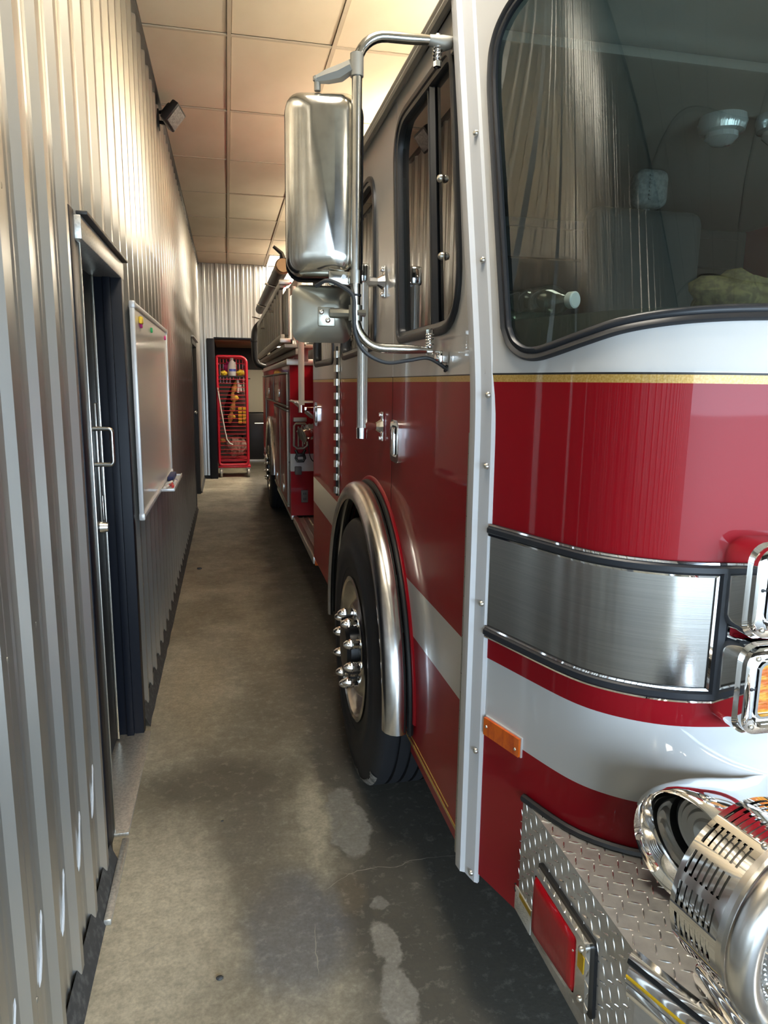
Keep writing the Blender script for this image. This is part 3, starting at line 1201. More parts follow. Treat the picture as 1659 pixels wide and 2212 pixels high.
mb.tube([(XS + 0.006, 1.985, 1.775), (XS + 0.006, 2.085, 2.445)], 0.006, 8)
mb.tube([(XS + 0.010, 1.955, 1.78), (XS + 0.010, 2.055, 2.44)], 0.012, 4)
mb.build('window_divider', 'rubber_trim', fd)
for (y, z) in ((1.955, 2.17), (1.925, 1.965)):
    mb = MB()
    screw_mesh(mb, (XS + 0.010, y, z), (-1, 0, 0), 0.011, 0.012)
    mb.build('window_knob', 'satin', fd)
side_window(sp, W2)
side_window(cd, W3)

# rear and right skins, roof, floor of the cab
mb = MB()
mb.box((XC, YR - 0.015, 1.5), (2.38, 0.03, 2.1))
mb.build('cab_rear_wall', 'red', eng)
mb = MB()
mb.box((2.955, 3.1, 1.5), (0.03, 3.1, 2.12))
mb.build('right_side_panel', 'red', eng)
mb = MB()
yr0 = lambda x: None
out = []
nS = 60
for i in range(nS + 1):
    s = 2 * SMID * i / nS
    p = front(s, ZT)
    out.append((p.x, p.y))
out = [(XS, YR)] + out + [(2.97, YR)]
mb.poly(out, [], lambda a, b, d: (a, b, ZT + 0.03 - d), 0.05)
mb.build('roof', 'white', eng)
mb = MB()
mb.box((XC, 3.2, 1.02), (2.3, 3.2, 0.05))
mb.build('cab_floor', 'interior', eng)

# ---- cab interior: dash, headliner, seats, bulkhead
mb = MB()
ds = lin(0.06, 2 * SMID - 0.06, 50)
dp = [front(s, 1.65, -0.03) for s in ds]
mb.poly([(p.x, p.y) for p in dp] + [(2.9, 1.80), (0.64, 1.80)], [], lambda a, b, d: (a, b, 1.762 - d), 0.10)
mb.build('dashboard', 'dashgreen', eng)
mb = MB()
mb.box((XC, 1.95, 1.74), (2.2, 0.30, 0.16), 0.06, seg=3)
mb.build('dash_hood', 'interior', eng)
mb = MB()
mb.box((XC, 3.35, 2.515), (2.3, 2.9, 0.03), 0.01)
mb.build('headliner', 'headliner', eng)
mb = MB()
mb.box((XC, 3.72, 1.75), (2.3, 0.04, 1.5))
mb.build('bulkhead', 'interior', eng)
mb = MB()
mb.box((XC, 3.68, 2.37), (2.2, 0.05, 0.16), 0.02)
mb.build('bulkhead_trim', 'interior', eng)
for (sx, sy) in ((1.60, 2.50), (2.45, 2.50)):
    mb = MB()
    mb.box((sx, sy - 0.1, 1.45), (0.5, 0.5, 0.14), 0.05, seg=3)
    mb.box((sx, sy + 0.12, 1.90), (0.48, 0.12, 0.80), 0.05, seg=3)
    st = mb.build('cab_seat', 'interior', eng)
    mb = MB()
    mb.box((sx, sy + 0.10, 2.37), (0.14, 0.09, 0.14), 0.035, seg=4)
    mb.box((sx, sy + 0.11, 2.30), (0.03, 0.02, 0.08), 0.004)
    for k in range(7):
        mb.box((sx - 0.02, sy + 0.053, 2.325 + k * 0.014), (0.010, 0.006, 0.006))
    mb.build('headrest', 'interior2', st)
for a_, b_ in (((1.30, 3.66, 2.5), (1.46, 3.66, 1.75)), ((1.90, 3.0, 2.5), (1.78, 3.0, 1.72))):  # dark tubes imitating ceiling grid reflections in the windscreen
    mb = MB()
    mb.tube([a_, b_], 0.016, 8)
    mb.build('ceiling_bar_reflection', 'black', eng)
for (lx, ly) in ((1.62, 2.22), (1.79, 2.16)):
    mb = MB()
    mb.lathe([(0.075, 0), (0.078, -0.02), (0.070, -0.045), (0.052, -0.05), (0.052, -0.065), (0.03, -0.085), (0, -0.09)], (lx, ly, 2.50), (0, 0, 1), 24)
    mb.build('dome_light', 'lampclear', eng)
mb = MB()
mb.box((0.66, 2.1, 1.45), (0.06, 0.9, 0.5), 0.02)
mb.build('door_trim', 'interior', fd)
# steering wheel
mb = MB()
mb.lathe([(0.20 + 0.014 * math.cos(a), 0.014 * math.sin(a)) for a in lin(0, 2 * PI, 10)], (1.33, 2.15, 1.72), (0, -0.55, 0.83), 32)
mb.tube([(1.33, 2.15, 1.72), (1.33, 2.30, 1.40)], 0.03, 8)
mb.tube([(1.14, 2.15, 1.72), (1.52, 2.15, 1.72)], 0.012, 8)
mb.build('steering_wheel', 'black', eng)

# ---- drip rail along the roof edge
mb = MB()
ys = lin(1.80, YR, 12)
mb.tube([(XS - 0.012, y, ZT - 0.01) for y in ys], 0.013, 8)
mb.tube([(XS - 0.004, y, ZT + 0.018) for y in ys], 0.016, 8)
mb.build('drip_rail', 'dull_alu', eng)

# ---- white corner trim with screws
CT = [(0.579, 1.590), (0.556, 1.585), (0.552, 1.572), (0.555, 1.545), (0.566, 1.538), (0.572, 1.514), (0.577, 1.499), (0.5845, 1.493), (0.590, 1.498)]
mb = MB()
zs = [0.385, 0.8, 1.2, 1.5, 1.56, 1.60, 1.64, 1.68, 1.74, 1.85, 2.0, 2.2, 2.4, 2.58]
def tl(z):
    return 0.27 * (math.sqrt((z - 1.62) ** 2 + 0.01) + (z - 1.62)) / 2 - 0.0045
rings = [[mb.v((x, y + tl(z), z)) for x, y in CT] for z in zs]
for A, B in zip(rings[:-1], rings[1:]):
    for k in range(len(CT) - 1):
        mb.face([A[k], A[k + 1], B[k + 1], B[k]])
ctrim = mb.build('corner_trim', 'alu_white', eng, smooth=25)
for z in (0.405, 0.74, 1.115, 1.44, 1.60, 1.90, 2.19):
    mb = MB()
    screw_mesh(mb, (0.5735, 1.509 + tl(z), z), (-0.9, -0.4, 0), 0.0075, 0.008)
    mb.build('screw', 'satin', ctrim)

# ---- front door: hinge, handle, grab rail, lower gold stripe
mb = MB()
mb.cyl((0, 0, 0), (0, 0, 0.049), 0.0075, 12)
k0 = mb.build('hinge_knuckle', 'dull_alu', fd)
zz = 0.40
first = True
while zz < 1.50:
    if first:
        k0.location = Vector((XS - 0.004, 1.598, zz)) - ORG[eng]
        for q in k0.data.vertices:
            q.co += ORG[eng]
        first = False
    else:
        dup(k0, Vector((XS - 0.004, 1.598, zz)) - ORG[eng], fd)
    zz += 0.0505
mb = MB()
mb.box((XS - 0.001, 1.93, 0.448), (0.003, 0.66, 0.010))
mb.box((XS - 0.001, 1.97, 0.468), (0.002, 0.55, 0.003))
mb.build('lower_gold_stripe', 'gold', fd)

def door_handle(parent, y, z, h, w):
    mb = MB()
    outer = rrect(y, z, w, h, w * 0.22)
    inner = rrect(y, z, w * 0.62, h * 0.74, w * 0.12)
    mb.poly(outer, [inner], lambda a, b, d: (XS - 0.012 + d, a, b), 0.014)
    hb = mb.build('door_handle', 'chrome', parent, smooth=30)
    mb = MB()
    mb.poly(inner, [], lambda a, b, d: (XS - 0.002 + d, a, b), 0.002)
    mb.build('handle_recess', 'black', hb)
    mb = MB()
    mb.box((XS - 0.014, y - w * 0.02, z), (0.016, w * 0.34, h * 0.66), 0.006)
    mb.build('handle_paddle', 'chrome', hb)
door_handle(fd, 2.372, 1.428, 0.145, 0.125)
door_handle(cd, 4.60, 1.425, 0.15, 0.16)

# crew door hinge: pale leaf knuckles alternating with dark gaps
mb = MB()
mb.box((XS - 0.003, 3.704, 1.42), (0.006, 0.085, 0.78), 0.002)
hg = mb.build('hinge_leaf', 'dull_alu', cd)
mb = MB()
mb.cyl((0, 0, -0.0175), (0, 0, 0.0175), 0.017, 12)
mb.box((0.004, -0.025, 0), (0.006, 0.06, 0.034), 0.002)
kk = mb.build('hinge_knuckle', 'satin', cd)
for q in kk.data.vertices:
    q.co += ORG[eng]
for k in range(11):
    p = Vector((XS - 0.010, 3.704, 1.06 + k * 0.071)) - ORG[eng]
    if k == 0:
        kk.location = p
    else:
        dup(kk, p, cd)
mb = MB()
mb.cyl((XS - 0.008, 3.700, 1.03), (XS - 0.008, 3.700, 1.81), 0.008, 8)
mb.build('hinge_pin', 'black', cd)

# grab rail on the side panel
def bracket(mb, y, z, xr):
    mb.box((XS - 0.004, y, z), (0.008, 0.03, 0.11), 0.003)
    mb.box((XS - 0.012, y, z + 0.044), (0.012, 0.018, 0.016), 0.004)
    mb.box((XS - 0.012, y, z - 0.044), (0.012, 0.018, 0.016), 0.004)
    mb.tube([(XS - 0.006, y, z), (XS - 0.03, y, z), (xr + 0.01, y, z)], [0.030, 0.014, 0.020], 8)
RX, RY = 0.488, 2.60
mb = MB()
mb.cyl((RX, RY, 1.455), (RX, RY, 1.995), 0.0185, 20)
for k in range(20):
    a = 2 * PI * k / 20
    mb.tube([(RX + 0.0182 * math.cos(a), RY + 0.0182 * math.sin(a), 1.457), (RX + 0.0182 * math.cos(a), RY + 0.0182 * math.sin(a), 1.99)], 0.0014, 4)
gr = mb.build('grab_rail', 'alu', eng)
mb = MB()
mb.cyl((RX, RY, 1.42), (RX, RY, 1.46), 0.021, 20, 0.022)
bracket(mb, RY, 1.465, RX)
mb.build('rail_bracket', 'chrome', gr)
mb = MB()
mb.box((RX, RY, 2.01), (0.048, 0.044, 0.07), 0.012, seg=3)
bracket(mb, RY, 1.985, RX)
mb.build('rail_bracket', 'chrome', gr)

# ---- wheel arch: polished fender, rubber bead, red flare, dark liner
def arch_sweep(name, prof, m_, a0, a1, parent=eng, n=48, smooth=50, zdrop=0.0):
    mb = MB()
    rings = []
    for k in range(n + 1):
        a = a0 + (a1 - a0) * k / n
        rings.append([mb.v((x, AY - r * math.cos(a), AZ + r * math.sin(a))) for x, r in prof])
    for A, B in zip(rings[:-1], rings[1:]):
        for i in range(len(prof) - 1):
            mb.face([A[i], A[i + 1], B[i + 1], B[i]])
    return mb.build(name, m_, parent, smooth=smooth)
fp = [(0.552, 0.672), (0.546, 0.690), (0.532, 0.699), (0.512, 0.700), (0.493, 0.692), (0.479, 0.676), (0.472, 0.655), (0.474, 0.636), (0.482, 0.626), (0.492, 0.630), (0.494, 0.640)]
fen = arch_sweep('fender', fp, 'polished_alu', -0.06, PI + 0.10)
arch_sweep('fender_bead', [(0.549, 0.690), (0.551, 0.703), (0.558, 0.707), (0.566, 0.703), (0.566, 0.690)], 'rubber', -0.06, PI + 0.08, fen)
arch_sweep('fender_flare', [(0.562, 0.690), (0.562, 0.708), (0.564, 0.716), (0.5695, 0.722)], 'red', 0.0, PI * 0.98)
arch_sweep('wheel_well', [(0.560, 0.668), (1.05, 0.668), (1.05, 0.0)], 'black', -0.10, PI + 0.10, smooth=40)

# ---- wheels
def wheel(parent, cy, cz, xo, R, first_tyre_wear=False, inner=False):
    """xo = outer sidewall x, axle along +x"""
    W = 0.30
    prof = []
    rr = 0.292
    pts = [(rr - 0.012, 0.030), (rr, 0.012), (rr + 0.012, 0.006), (rr + 0.040, 0.004), (rr + 0.042, 0.001), (rr + 0.08, -0.004), (rr + 0.084, -0.007), (rr + 0.13, -0.008),
           (rr + 0.134, -0.005), (rr + 0.17, -0.002), (R - 0.045, 0.004), (R - 0.018, 0.012), (R - 0.004, 0.026)]
    nG = 4
    pts.append((R, 0.034))
    for g in range(nG):
        c = 0.034 + (W - 0.068) * (g + 1) / (nG + 1)
        pts += [(R, c - 0.006), (R - 0.012, c - 0.004), (R - 0.012, c + 0.004), (R, c + 0.006)]
    pts += [(R, W - 0.034), (R - 0.012, W - 0.012), (R - 0.05, W - 0.002), (rr + 0.05, W), (rr - 0.01, W - 0.02)]
    mb = MB()
    mb.lathe(pts, (xo, cy, cz), (1, 0, 0), 64)
    ty = mb.build('tyre', 'tyre', parent, smooth=40)
    if first_tyre_wear:
        mb = MB()
        # scuffed shoulder of the lower front quarter
        a0, a1 = -0.62, 0.55
        def wv(a, r):
            x = xo + (0.0105 if r > 0.99 else 0.0)
            return None
        for k in range(40):
            pass
        def sh(a, t):
            r = R - 0.062 + 0.060 * t
            kp = [(R - 0.10, -0.004), (R - 0.045, 0.004), (R - 0.018, 0.012), (R - 0.004, 0.026), (R, 0.034)]
            x = xo + kp[0][1]
            for (ra, xa), (rb_, xb_) in zip(kp[:-1], kp[1:]):
                if ra <= r <= rb_:
                    x = xo + xa + (xb_ - xa) * (r - ra) / (rb_ - ra)
            r += 0.0012
            return (x - 0.0022, cy + r * math.sin(a), cz - r * math.cos(a))
        mb.grid(sh, lin(-0.95, 0.30, 60), lin(0.0, 1.0, 10),
                lambda a, t: t > 0.62 + 0.3 * noise.noise(Vector((a * 9, 0, 1))) + (0.75 if a < -0.85 or a > 0.25 else 0)
                or (abs(a + 0.10) < 0.22 and t > 0.15 + 0.5 * noise.noise(Vector((a * 14, 3, 2)))))
        mb.build('worn_shoulder', 'tyreworn', ty, label='grey scuffed shoulder of the front tyre')
    if inner:
        return ty
    mb = MB()
    mb.lathe([(rr + 0.004, 0.010), (rr + 0.006, 0.000), (rr - 0.004, -0.004), (rr - 0.014, 0.002), (rr - 0.022, 0.020), (rr - 0.045, 0.045), (rr - 0.060, 0.050),
              (rr - 0.085, 0.034), (0.185, 0.012), (0.172, 0.008), (0.118, 0.010), (0.112, 0.018), (0.105, 0.06), (0.0, 0.062)], (xo, cy, cz), (1, 0, 0), 56)
    rim = mb.build('rim', 'stainless', parent, smooth=35)
    mb = MB()
    mb.lathe([(0.110, 0.03), (0.108, -0.02), (0.095, -0.035), (0.05, -0.042), (0, -0.043)], (xo, cy, cz), (1, 0, 0), 32)
    mb.build('hub_cap', 'blacksteel', parent)
    mb = MB()
    mb.lathe([(0.024, 0.006), (0.024, 0.000), (0.019, -0.003), (0.019, -0.028), (0.0215, -0.030), (0.0215, -0.040), (0.016, -0.054), (0.008, -0.064), (0, -0.066)], (0, 0, 0), (1, 0, 0), 12)
    nut = mb.build('wheel_nut', 'chrome', parent, smooth=25)
    for q in nut.data.vertices:
        q.co += ORG[eng]
    for k in range(10):
        a = 2 * PI * k / 10 + 0.16
        p = Vector((xo + 0.008, cy + 0.146 * math.cos(a), cz + 0.146 * math.sin(a))) - ORG[eng]
        if k == 0:
            nut.location = p
        else:
            dup(nut, p, parent)
    return ty
fwp = MB()
fwp.cyl((0.50, AY - 0.03, 0.54), (3.0, AY - 0.03, 0.54), 0.07, 16)
ax1 = fwp.build('front_axle', 'black', eng)
wheel(ax1, AY - 0.03, 0.541, 0.478, 0.54, True)
wheel(ax1, AY - 0.03, 0.541, 2.76, 0.54, inner=True)

# ---- stainless panel with black trim on the front corner
def front_strip(name, s0, s1, prof, m_, n=40, parent=eng, smooth=40):
    """prof = list of (z, off)"""
    mb = MB()
    mb.grid(lambda s, k: front(s, prof[int(k)][0], prof[int(k)][1]), lin(s0, s1, n), list(range(len(prof))))
    return mb.build(name, m_, parent, smooth=smooth)
sa, sb = s_of(0.586), s_of(0.864)
sc_ = s_of(0.897)
pan = front_strip('steel_panel', sa, sb + 0.004, [(1.064, 0.004), (1.284, 0.004)], 'brushed')
def trim_prof(z0, z1):
    return [(z0, 0.0), (z0, 0.008), (z0 + 0.004, 0.009), (z0 + 0.005, 0.008), (z0 + 0.009, 0.013), (z1 - 0.009, 0.013), (z1 - 0.005, 0.008), (z1 - 0.004, 0.009), (z1, 0.008), (z1, 0.0)]
def trim_run(mb, z0, z1, s0, s1e, mit0):
    p = trim_prof(z0, z1)
    rows = []
    for k, (z, off) in enumerate(p):
        t = (z - z0) / (z1 - z0)
        e = s1e(t)
        rows.append([mb.v(front(s0 + (e - s0) * i / 40, z, off)) for i in range(41)])
    for k in range(len(p) - 1):
        mb.mi = 1 if k in (1, 7) else 0
        for i in range(40):
            mb.face([rows[k][i], rows[k][i + 1], rows[k + 1][i + 1], rows[k + 1][i]])
mb = MB()
trim_run(mb, 1.281, 1.309, sa - 0.004, lambda t: sb + (sc_ - sb) * t, 0)
trim_run(mb, 1.037, 1.066, sa - 0.004, lambda t: sc_ + (sb - sc_) * t, 0)
# upright end piece
p = trim_prof(0, 1)
rows = []
offs = [q[1] for q in trim_prof(0, 0.03)]
ts = [q[0] / 0.03 for q in trim_prof(0, 0.03)]
for t, off in zip(ts, offs):
    s = sb + (sc_ - sb) * t
    za, zb = 1.066 - 0.029 * t, 1.281 + 0.028 * t
    rows.append([mb.v(front(s, za + (zb - za) * i / 8, off)) for i in range(9)])
for k in range(len(rows) - 1):
    mb.mi = 1 if k in (1, 7) else 0
    for i in range(8):
        mb.face([rows[k][i], rows[k][i + 1], rows[k + 1][i + 1], rows[k + 1][i]])
mb.build('panel_trim', ['rubber_trim', 'chrome'], eng, smooth=30)

# ---- orange side marker
mb = MB()
ma, mbb = s_of(0.5885), s_of(0.6285)
pr = [(0.797, 0), (0.797, 0.004), (0.843, 0.004), (0.843, 0)]
def slab(s0, s1, z0, z1, o0, o1, n=8):
    m2 = MB()
    pr = [(z0, o0), (z0, o1), (z1, o1), (z1, o0)]
    rows = [[m2.v(front(s0 + (s1 - s0) * i / n, z, o)) for i in range(n + 1)] for z, o in pr]
    for k in range(3):
        for i in range(n):
            m2.face([rows[k][i], rows[k][i + 1], rows[k + 1][i + 1], rows[k + 1][i]])
    m2.face([rows[k][0] for k in range(4)])
    m2.face([rows[k][n] for k in range(4)])
    return m2
mk = slab(ma, mbb, 0.795, 0.843, 0.0, 0.004).build('marker_light', 'whitepl', eng)
slab(ma + 0.001, mbb - 0.003, 0.7965, 0.840, 0.003, 0.010).build('marker_lens', 'orange', mk)
for s_, z_ in ((ma + 0.012, 0.820), (mbb - 0.014, 0.812)):
    mb = MB()
    c_ = front(s_, z_, 0.010)
    screw_mesh(mb, c_, front(s_, z_, 0.02) - c_, 0.004, 0.003)
    mb.build('screw', 'satin', mk)

# ---- headlamp units
def headlamp(zc, h, lens_mat, label):
    x0, x1 = 0.878, 1.10
    w = x1 - x0
    xc = (x0 + x1) / 2
    mb = MB()
    mb.rbox((xc + 0.004, 1.055, zc), (w + 0.008, 0.07, h + 0.012), 0.035, 'Y', 0.006)
    hs = mb.build('headlamp_housing', 'chrome', eng, smooth=30)
    mb = MB()
    yf = 1.005
    xc += 0.006
    levels = [(0.0, 0.030, 0.034), (0.0, 0.004, 0.034), (0.004, 0.0, 0.034), (0.015, -0.003, 0.028), (0.019, 0.001, 0.024), (0.020, 0.012, 0.02), (0.026, 0.014, 0.016), (0.028, 0.004, 0.015), (0.033, 0.004, 0.012), (0.036, 0.020, 0.010)]
    rings = []
    for ins, dy, r in levels:
        rings.append([mb.v((a, yf + dy, b)) for a, b in rrect(xc, zc, w - 2 * ins, h - 2 * ins, r, 6)])
    n = len(rings[0])
    for A, B in zip(rings[:-1], rings[1:]):
        for i in range(n):
            mb.face([A[i], A[(i + 1) % n], B[(i + 1) % n], B[i]])
    mb.build('bezel', 'chrome', hs, smooth=28)
    mb = MB()
    rr_ = rrect(xc, zc, w - 0.070, h - 0.070, 0.010, 4)
    mb.poly(rr_, [], lambda a, b, d: (a, yf + 0.012 + d, b), 0.01)
    mb.build('lens', lens_mat, hs)
    for sx in (-1, 1):
        for sz in (-1, 1):
            mb = MB()
            screw_mesh(mb, (xc + sx * (w / 2 - 0.018), yf - 0.001, zc + sz * (h / 2 - 0.018)), (0, -1, 0), 0.0055, 0.004)
            mb.build('screw', 'satin', hs)
    mb = MB()
    mb.box((x0 + 0.020, yf + 0.002, zc + 0.008), (0.014, 0.010, 0.008), 0.003)
    mb.build('adjuster', 'black', hs)
headlamp(1.270, 0.165, 'lampclear', '')
headlamp(1.088, 0.165, 'amber', '')

# ---- front bumper extension in diamond plate
BX, BT, BBt = 0.632, 0.705, 0.408
bump_plan = [(BX, 1.40), (BX, 0.885), (0.70, 0.72), (0.80, 0.55), (0.95, 0.46), (1.77, 0.44), (2.59, 0.46), (2.74, 0.55), (2.84, 0.72), (2.91, 0.885), (2.91, 1.40)]
mb = MB()
mb.poly(bump_plan, [], lambda a, b, d: (a, b, BT - d), 0.006)
for (a, b) in zip(bump_plan[:-1], bump_plan[1:]):
    q = [mb.v((a[0], a[1], BBt)), mb.v((b[0], b[1], BBt)), mb.v((b[0], b[1], BT - 0.006)), mb.v((a[0], a[1], BT - 0.006))]
    mb.face(q)
bp = mb.build('bumper', 'tread', eng, smooth=20)
# raised bars of the plate
mb = MB()
def bar(c, u, n, L, w, h):
    """one raised lens-shaped bar: c centre, u long direction, n plate normal"""
    u, n = Vector(u).normalized(), Vector(n).normalized()
    v = n.cross(u)
    c = Vector(c)
    ring = [c + u * (L / 2 * math.cos(a)) + v * (w / 2 * math.sin(a) * abs(math.sin(a)) ** 0.3) for a in lin(0, 2 * PI, 10)[:-1]]
    lo = [mb.v(p) for p in ring]
    hi = [mb.v(c + (p - c) * 0.62 + n * h) for p in ring]
    for i in range(10):
        mb.face([lo[i], lo[(i + 1) % 10], hi[(i + 1) % 10], hi[i]])
    mb.face(hi)
step = 0.0345
for i in range(20):
    for j in range(12):
        y = 1.39 - 0.012 - i * step * 0.72
        z = BT - 0.014 - j * step * 0.72
        if y < 0.90 or z < BBt + 0.01:
            continue
        d = (0, 0.45, 1) if (i + j) % 2 else (0, 1, -0.55)
        if (i + j) % 2 == 0:
            bar((BX - 0.0002, y, z), (0, -0.35, -0.8), (-1, 0, 0), 0.026, 0.0040, 0.0013)
        else:
            bar((BX - 0.0002, y, z), (0, 0.8, -0.35), (-1, 0, 0), 0.026, 0.0040, 0.0013)
for i in range(34):
    for j in range(30):
        x = BX + 0.012 + i * step * 0.74
        y = 1.38 - j * step * 0.74
        if x > 1.25 or not inside((x, y), [(BX + 0.01, 1.40), (BX + 0.01, 0.90), (0.71, 0.745), (0.81, 0.58), (1.25, 0.48), (1.25, 1.1)]):
            continue
        if y > 1.0 and y > plan(s_of(x))[1] - 0.01:
            continue
        bar((x, y, BT + 0.0002), (0.80, -0.42, 0) if (i + j) % 2 else (0.42, 0.80, 0), (0, 0, 1), 0.027, 0.0044, 0.0013)
mb.build('tread_bars', 'treadbar', bp, smooth=25, kind='stuff')
# folded front edge and lower apron
mb = MB()
fe_ = [(0.634, 0.893), (0.70, 0.728), (0.80, 0.558), (0.95, 0.468), (1.4, 0.45)]
prof = [(0.000, 0.712), (-0.004, 0.716), (-0.016, 0.716), (-0.022, 0.710), (-0.024, 0.700), (-0.018, 0.692), (-0.024, 0.684), (-0.026, 0.664), (-0.018, 0.656), (-0.022, 0.648), (-0.020, 0.636), (-0.004, 0.632)]
def edge_sweep(mb, path, prof):
    rows = []
    for i, p in enumerate(path):
        a, b = path[max(0, i - 1)], path[min(len(path) - 1, i + 1)]
        t = Vector((b[0] - a[0], b[1] - a[1])).normalized()
        n = Vector((t.y, -t.x))
        if n.y > 0:
            n = -n
        rows.append([mb.v((p[0] - n.x * o, p[1] - n.y * o, z)) for o, z in prof])
    for A, B in zip(rows[:-1], rows[1:]):
        for k in range(len(prof) - 1):
            mb.face([A[k], B[k], B[k + 1], A[k + 1]])
edge_sweep(mb, [(p.x, p.y) for p in smooth_path([(a, b, 0) for a, b in fe_], 6)], prof)
mb.build('bumper_rail', 'chrome', bp, smooth=45)
mb = MB()
edge_sweep(mb, [(p.x, p.y) for p in smooth_path([(a, b, 0) for a, b in fe_], 6)], [(-0.0245, 0.6795), (-0.0262, 0.6775), (-0.0262, 0.6745), (-0.0250, 0.6725)])
mb.build('reflective_line', 'yellow', bp)
mb = MB()
edge_sweep(mb, [(p.x, p.y) for p in smooth_path([(a, b, 0) for a, b in fe_], 6)], [(-0.0235, 0.7085), (-0.0255, 0.7015), (-0.0195, 0.693)])
mb.build('rail_inlay', 'rubber', bp)
for (x, y, z) in ((0.664, 0.802, 0.618), (0.690, 0.735, 0.60)):
    mb = MB()
    screw_mesh(mb, (x - 0.010, y - 0.008, z), (-0.85, -0.5, 0), 0.009, 0.008)
    mb.build('screw', 'satin', bp)
mb = MB()
screw_mesh(mb, (0.735, 0.755, BT + 0.001), (0, 0, 1), 0.011, 0.006)
mb.build('screw', 'satin', bp)
# rubber strip where bumper meets the cab
mb = MB()
mb.tube([front(s, BT + 0.004, 0.007) for s in lin(s_of(0.634), SMID, 40)], 0.009, 8)
mb.build('bumper_rubber', 'rubber', bp)

# red side light on the bumper
mb = MB()
qd = [(1.262, 0.615), (1.010, 0.615), (1.000, 0.470), (1.262, 0.440)]
def quad_slab(mb, q, x0, x1, r):
    pl_ = rpoly(q, r, 5)
    mb.poly(pl_, [], lambda a, b, d: (x0 + (x1 - x0) * (0 if d == 0 else 1), a, b), 0.01)
QL = [(1.236, 0.616), (1.012, 0.618), (1.004, 0.478), (1.236, 0.455)]
quad_slab(mb, [(1.243, 0.622), (1.004, 0.624), (0.996, 0.470), (1.243, 0.449)], BX - 0.007, BX + 0.002, 0.012)
rl = mb.build('side_light', 'rubber', bp)
mb = MB()
o_ = rpoly(QL, 0.010, 5)
i_ = rpoly([(1.230, 0.602), (1.048, 0.603), (1.044, 0.486), (1.230, 0.466)], 0.008, 5)
mb.poly(o_, [i_], lambda a, b, d: (BX - 0.020 + d, a, b), 0.014)
mb.build('light_bezel', 'chrome', rl, smooth=30)
mb = MB()
for k, (ins, x) in enumerate(((0, BX - 0.006), (0, BX - 0.026), (0.006, BX - 0.034), (0.02, BX - 0.038))):
    pass
rings = []
for ins, x in ((0.0, BX - 0.008), (0.001, BX - 0.021), (0.005, BX - 0.025), (0.02, BX - 0.027)):
    q = [(1.229 - ins, 0.601 - ins), (1.049 + ins, 0.602 - ins), (1.045 + ins, 0.487 + ins), (1.229 - ins, 0.467 + ins)]
    rings.append([mb.v((x, a, b)) for a, b in rpoly(q, 0.009, 4)])
n = len(rings[0])
for A, B in zip(rings[:-1], rings[1:]):
    for i in range(n):
        mb.face([A[i], A[(i + 1) % n], B[(i + 1) % n], B[i]])
mb.face(rings[-1])
mb.build('light_lens', 'redlens', rl, smooth=35)
for (y, z) in ((1.028, 0.598), (1.022, 0.498), (1.056, 0.575), (1.054, 0.50)):
    mb = MB()
    screw_mesh(mb, (BX - 0.020, y, z), (-1, 0, 0), 0.0065, 0.005)
    mb.build('screw', 'satin', rl)
mb = MB()
mb.box((BX - 0.0205, 1.026, 0.573), (0.001, 0.022, 0.034))
mb.build('yellow_paint_mark', 'yellow', rl, label='yellow paint smear on the chrome bezel')

# warning label at the bumper's rear lower corner
mb = MB()
mb.box((BX - 0.002, 1.330, 0.443), (0.003, 0.112, 0.062), 0.001)
lb = mb.build('warning_label', 'paper', bp)
mb = MB()
mb.box((BX - 0.0039, 1.305, 0.466), (0.0006, 0.062, 0.012))
mb.build('label_band', 'ochreink', lb)
mb = MB()
for (a, b) in (((1.370, 0.478), (1.370, 0.458)), ((1.3715, 0.467), (1.358, 0.478)), ((1.3685, 0.468), (1.357, 0.458))):
    mb.tube([(BX - 0.0038, a[0], a[1]), (BX - 0.0038, b[0], b[1])], 0.0017, 4)
mb.build('letter_mark', 'ink', lb)
mb = MB()
for k in range(6):
    for j in range(9):
        if random.random() < 0.8:
            y = 1.352 - j * 0.008
            mb.box((BX - 0.0037, y, 0.452 - k * 0.0055), (0.0004, random.uniform(0.004, 0.0065), 0.0016))
mb.build('small_print', 'greyink', lb, kind='stuff')

# ---- air horn lying across the bumper
hn = Vector((-0.93, -0.36, -0.05)).normalized()
hc = Vector((0.762, 0.968, 0.822))
mb = MB()
mb.lathe([(0.0765, 0.056), (0.078, 0.062), (0.083, 0.085), (0.092, 0.110), (0.0975, 0.122), (0.102, 0.128), (0.1085, 0.120), (0.110, 0.108), (0.108, 0.090), (0.103, 0.06), (0.092, 0.02), (0.075, -0.03), (0.058, -0.08), (0.046, -0.14), (0.040, -0.24), (0.0, -0.25)],
         hc - hn * 0.125, hn, 48)
ah = mb.build('air_horn', 'chrome', eng, smooth=50)
mb = MB()
mb.lathe([(0.070, 0.040), (0.066, 0.046), (0.060, 0.044), (0.056, 0.050), (0.046, 0.048), (0.042, 0.054), (0.030, 0.053), (0.026, 0.058), (0.014, 0.060), (0, 0.066)], hc - hn * 0.125, hn, 48)
mb.build('horn_throat', 'dull_alu', ah)
mb = MB()
mb.lathe([(0.0772, 0.0585), (0.073, 0.040), (0.068, 0.036)], hc - hn * 0.125, hn, 48)
mb.build('horn_gasket', 'rubber', ah)
mb = MB()
mb.cyl((0.87, 1.01, BT), (0.87, 1.01, 0.79), 0.02, 12)
mb.box((0.87, 1.01, BT + 0.006), (0.07, 0.06, 0.012), 0.003)
mb.build('horn_bracket', 'chrome', ah)

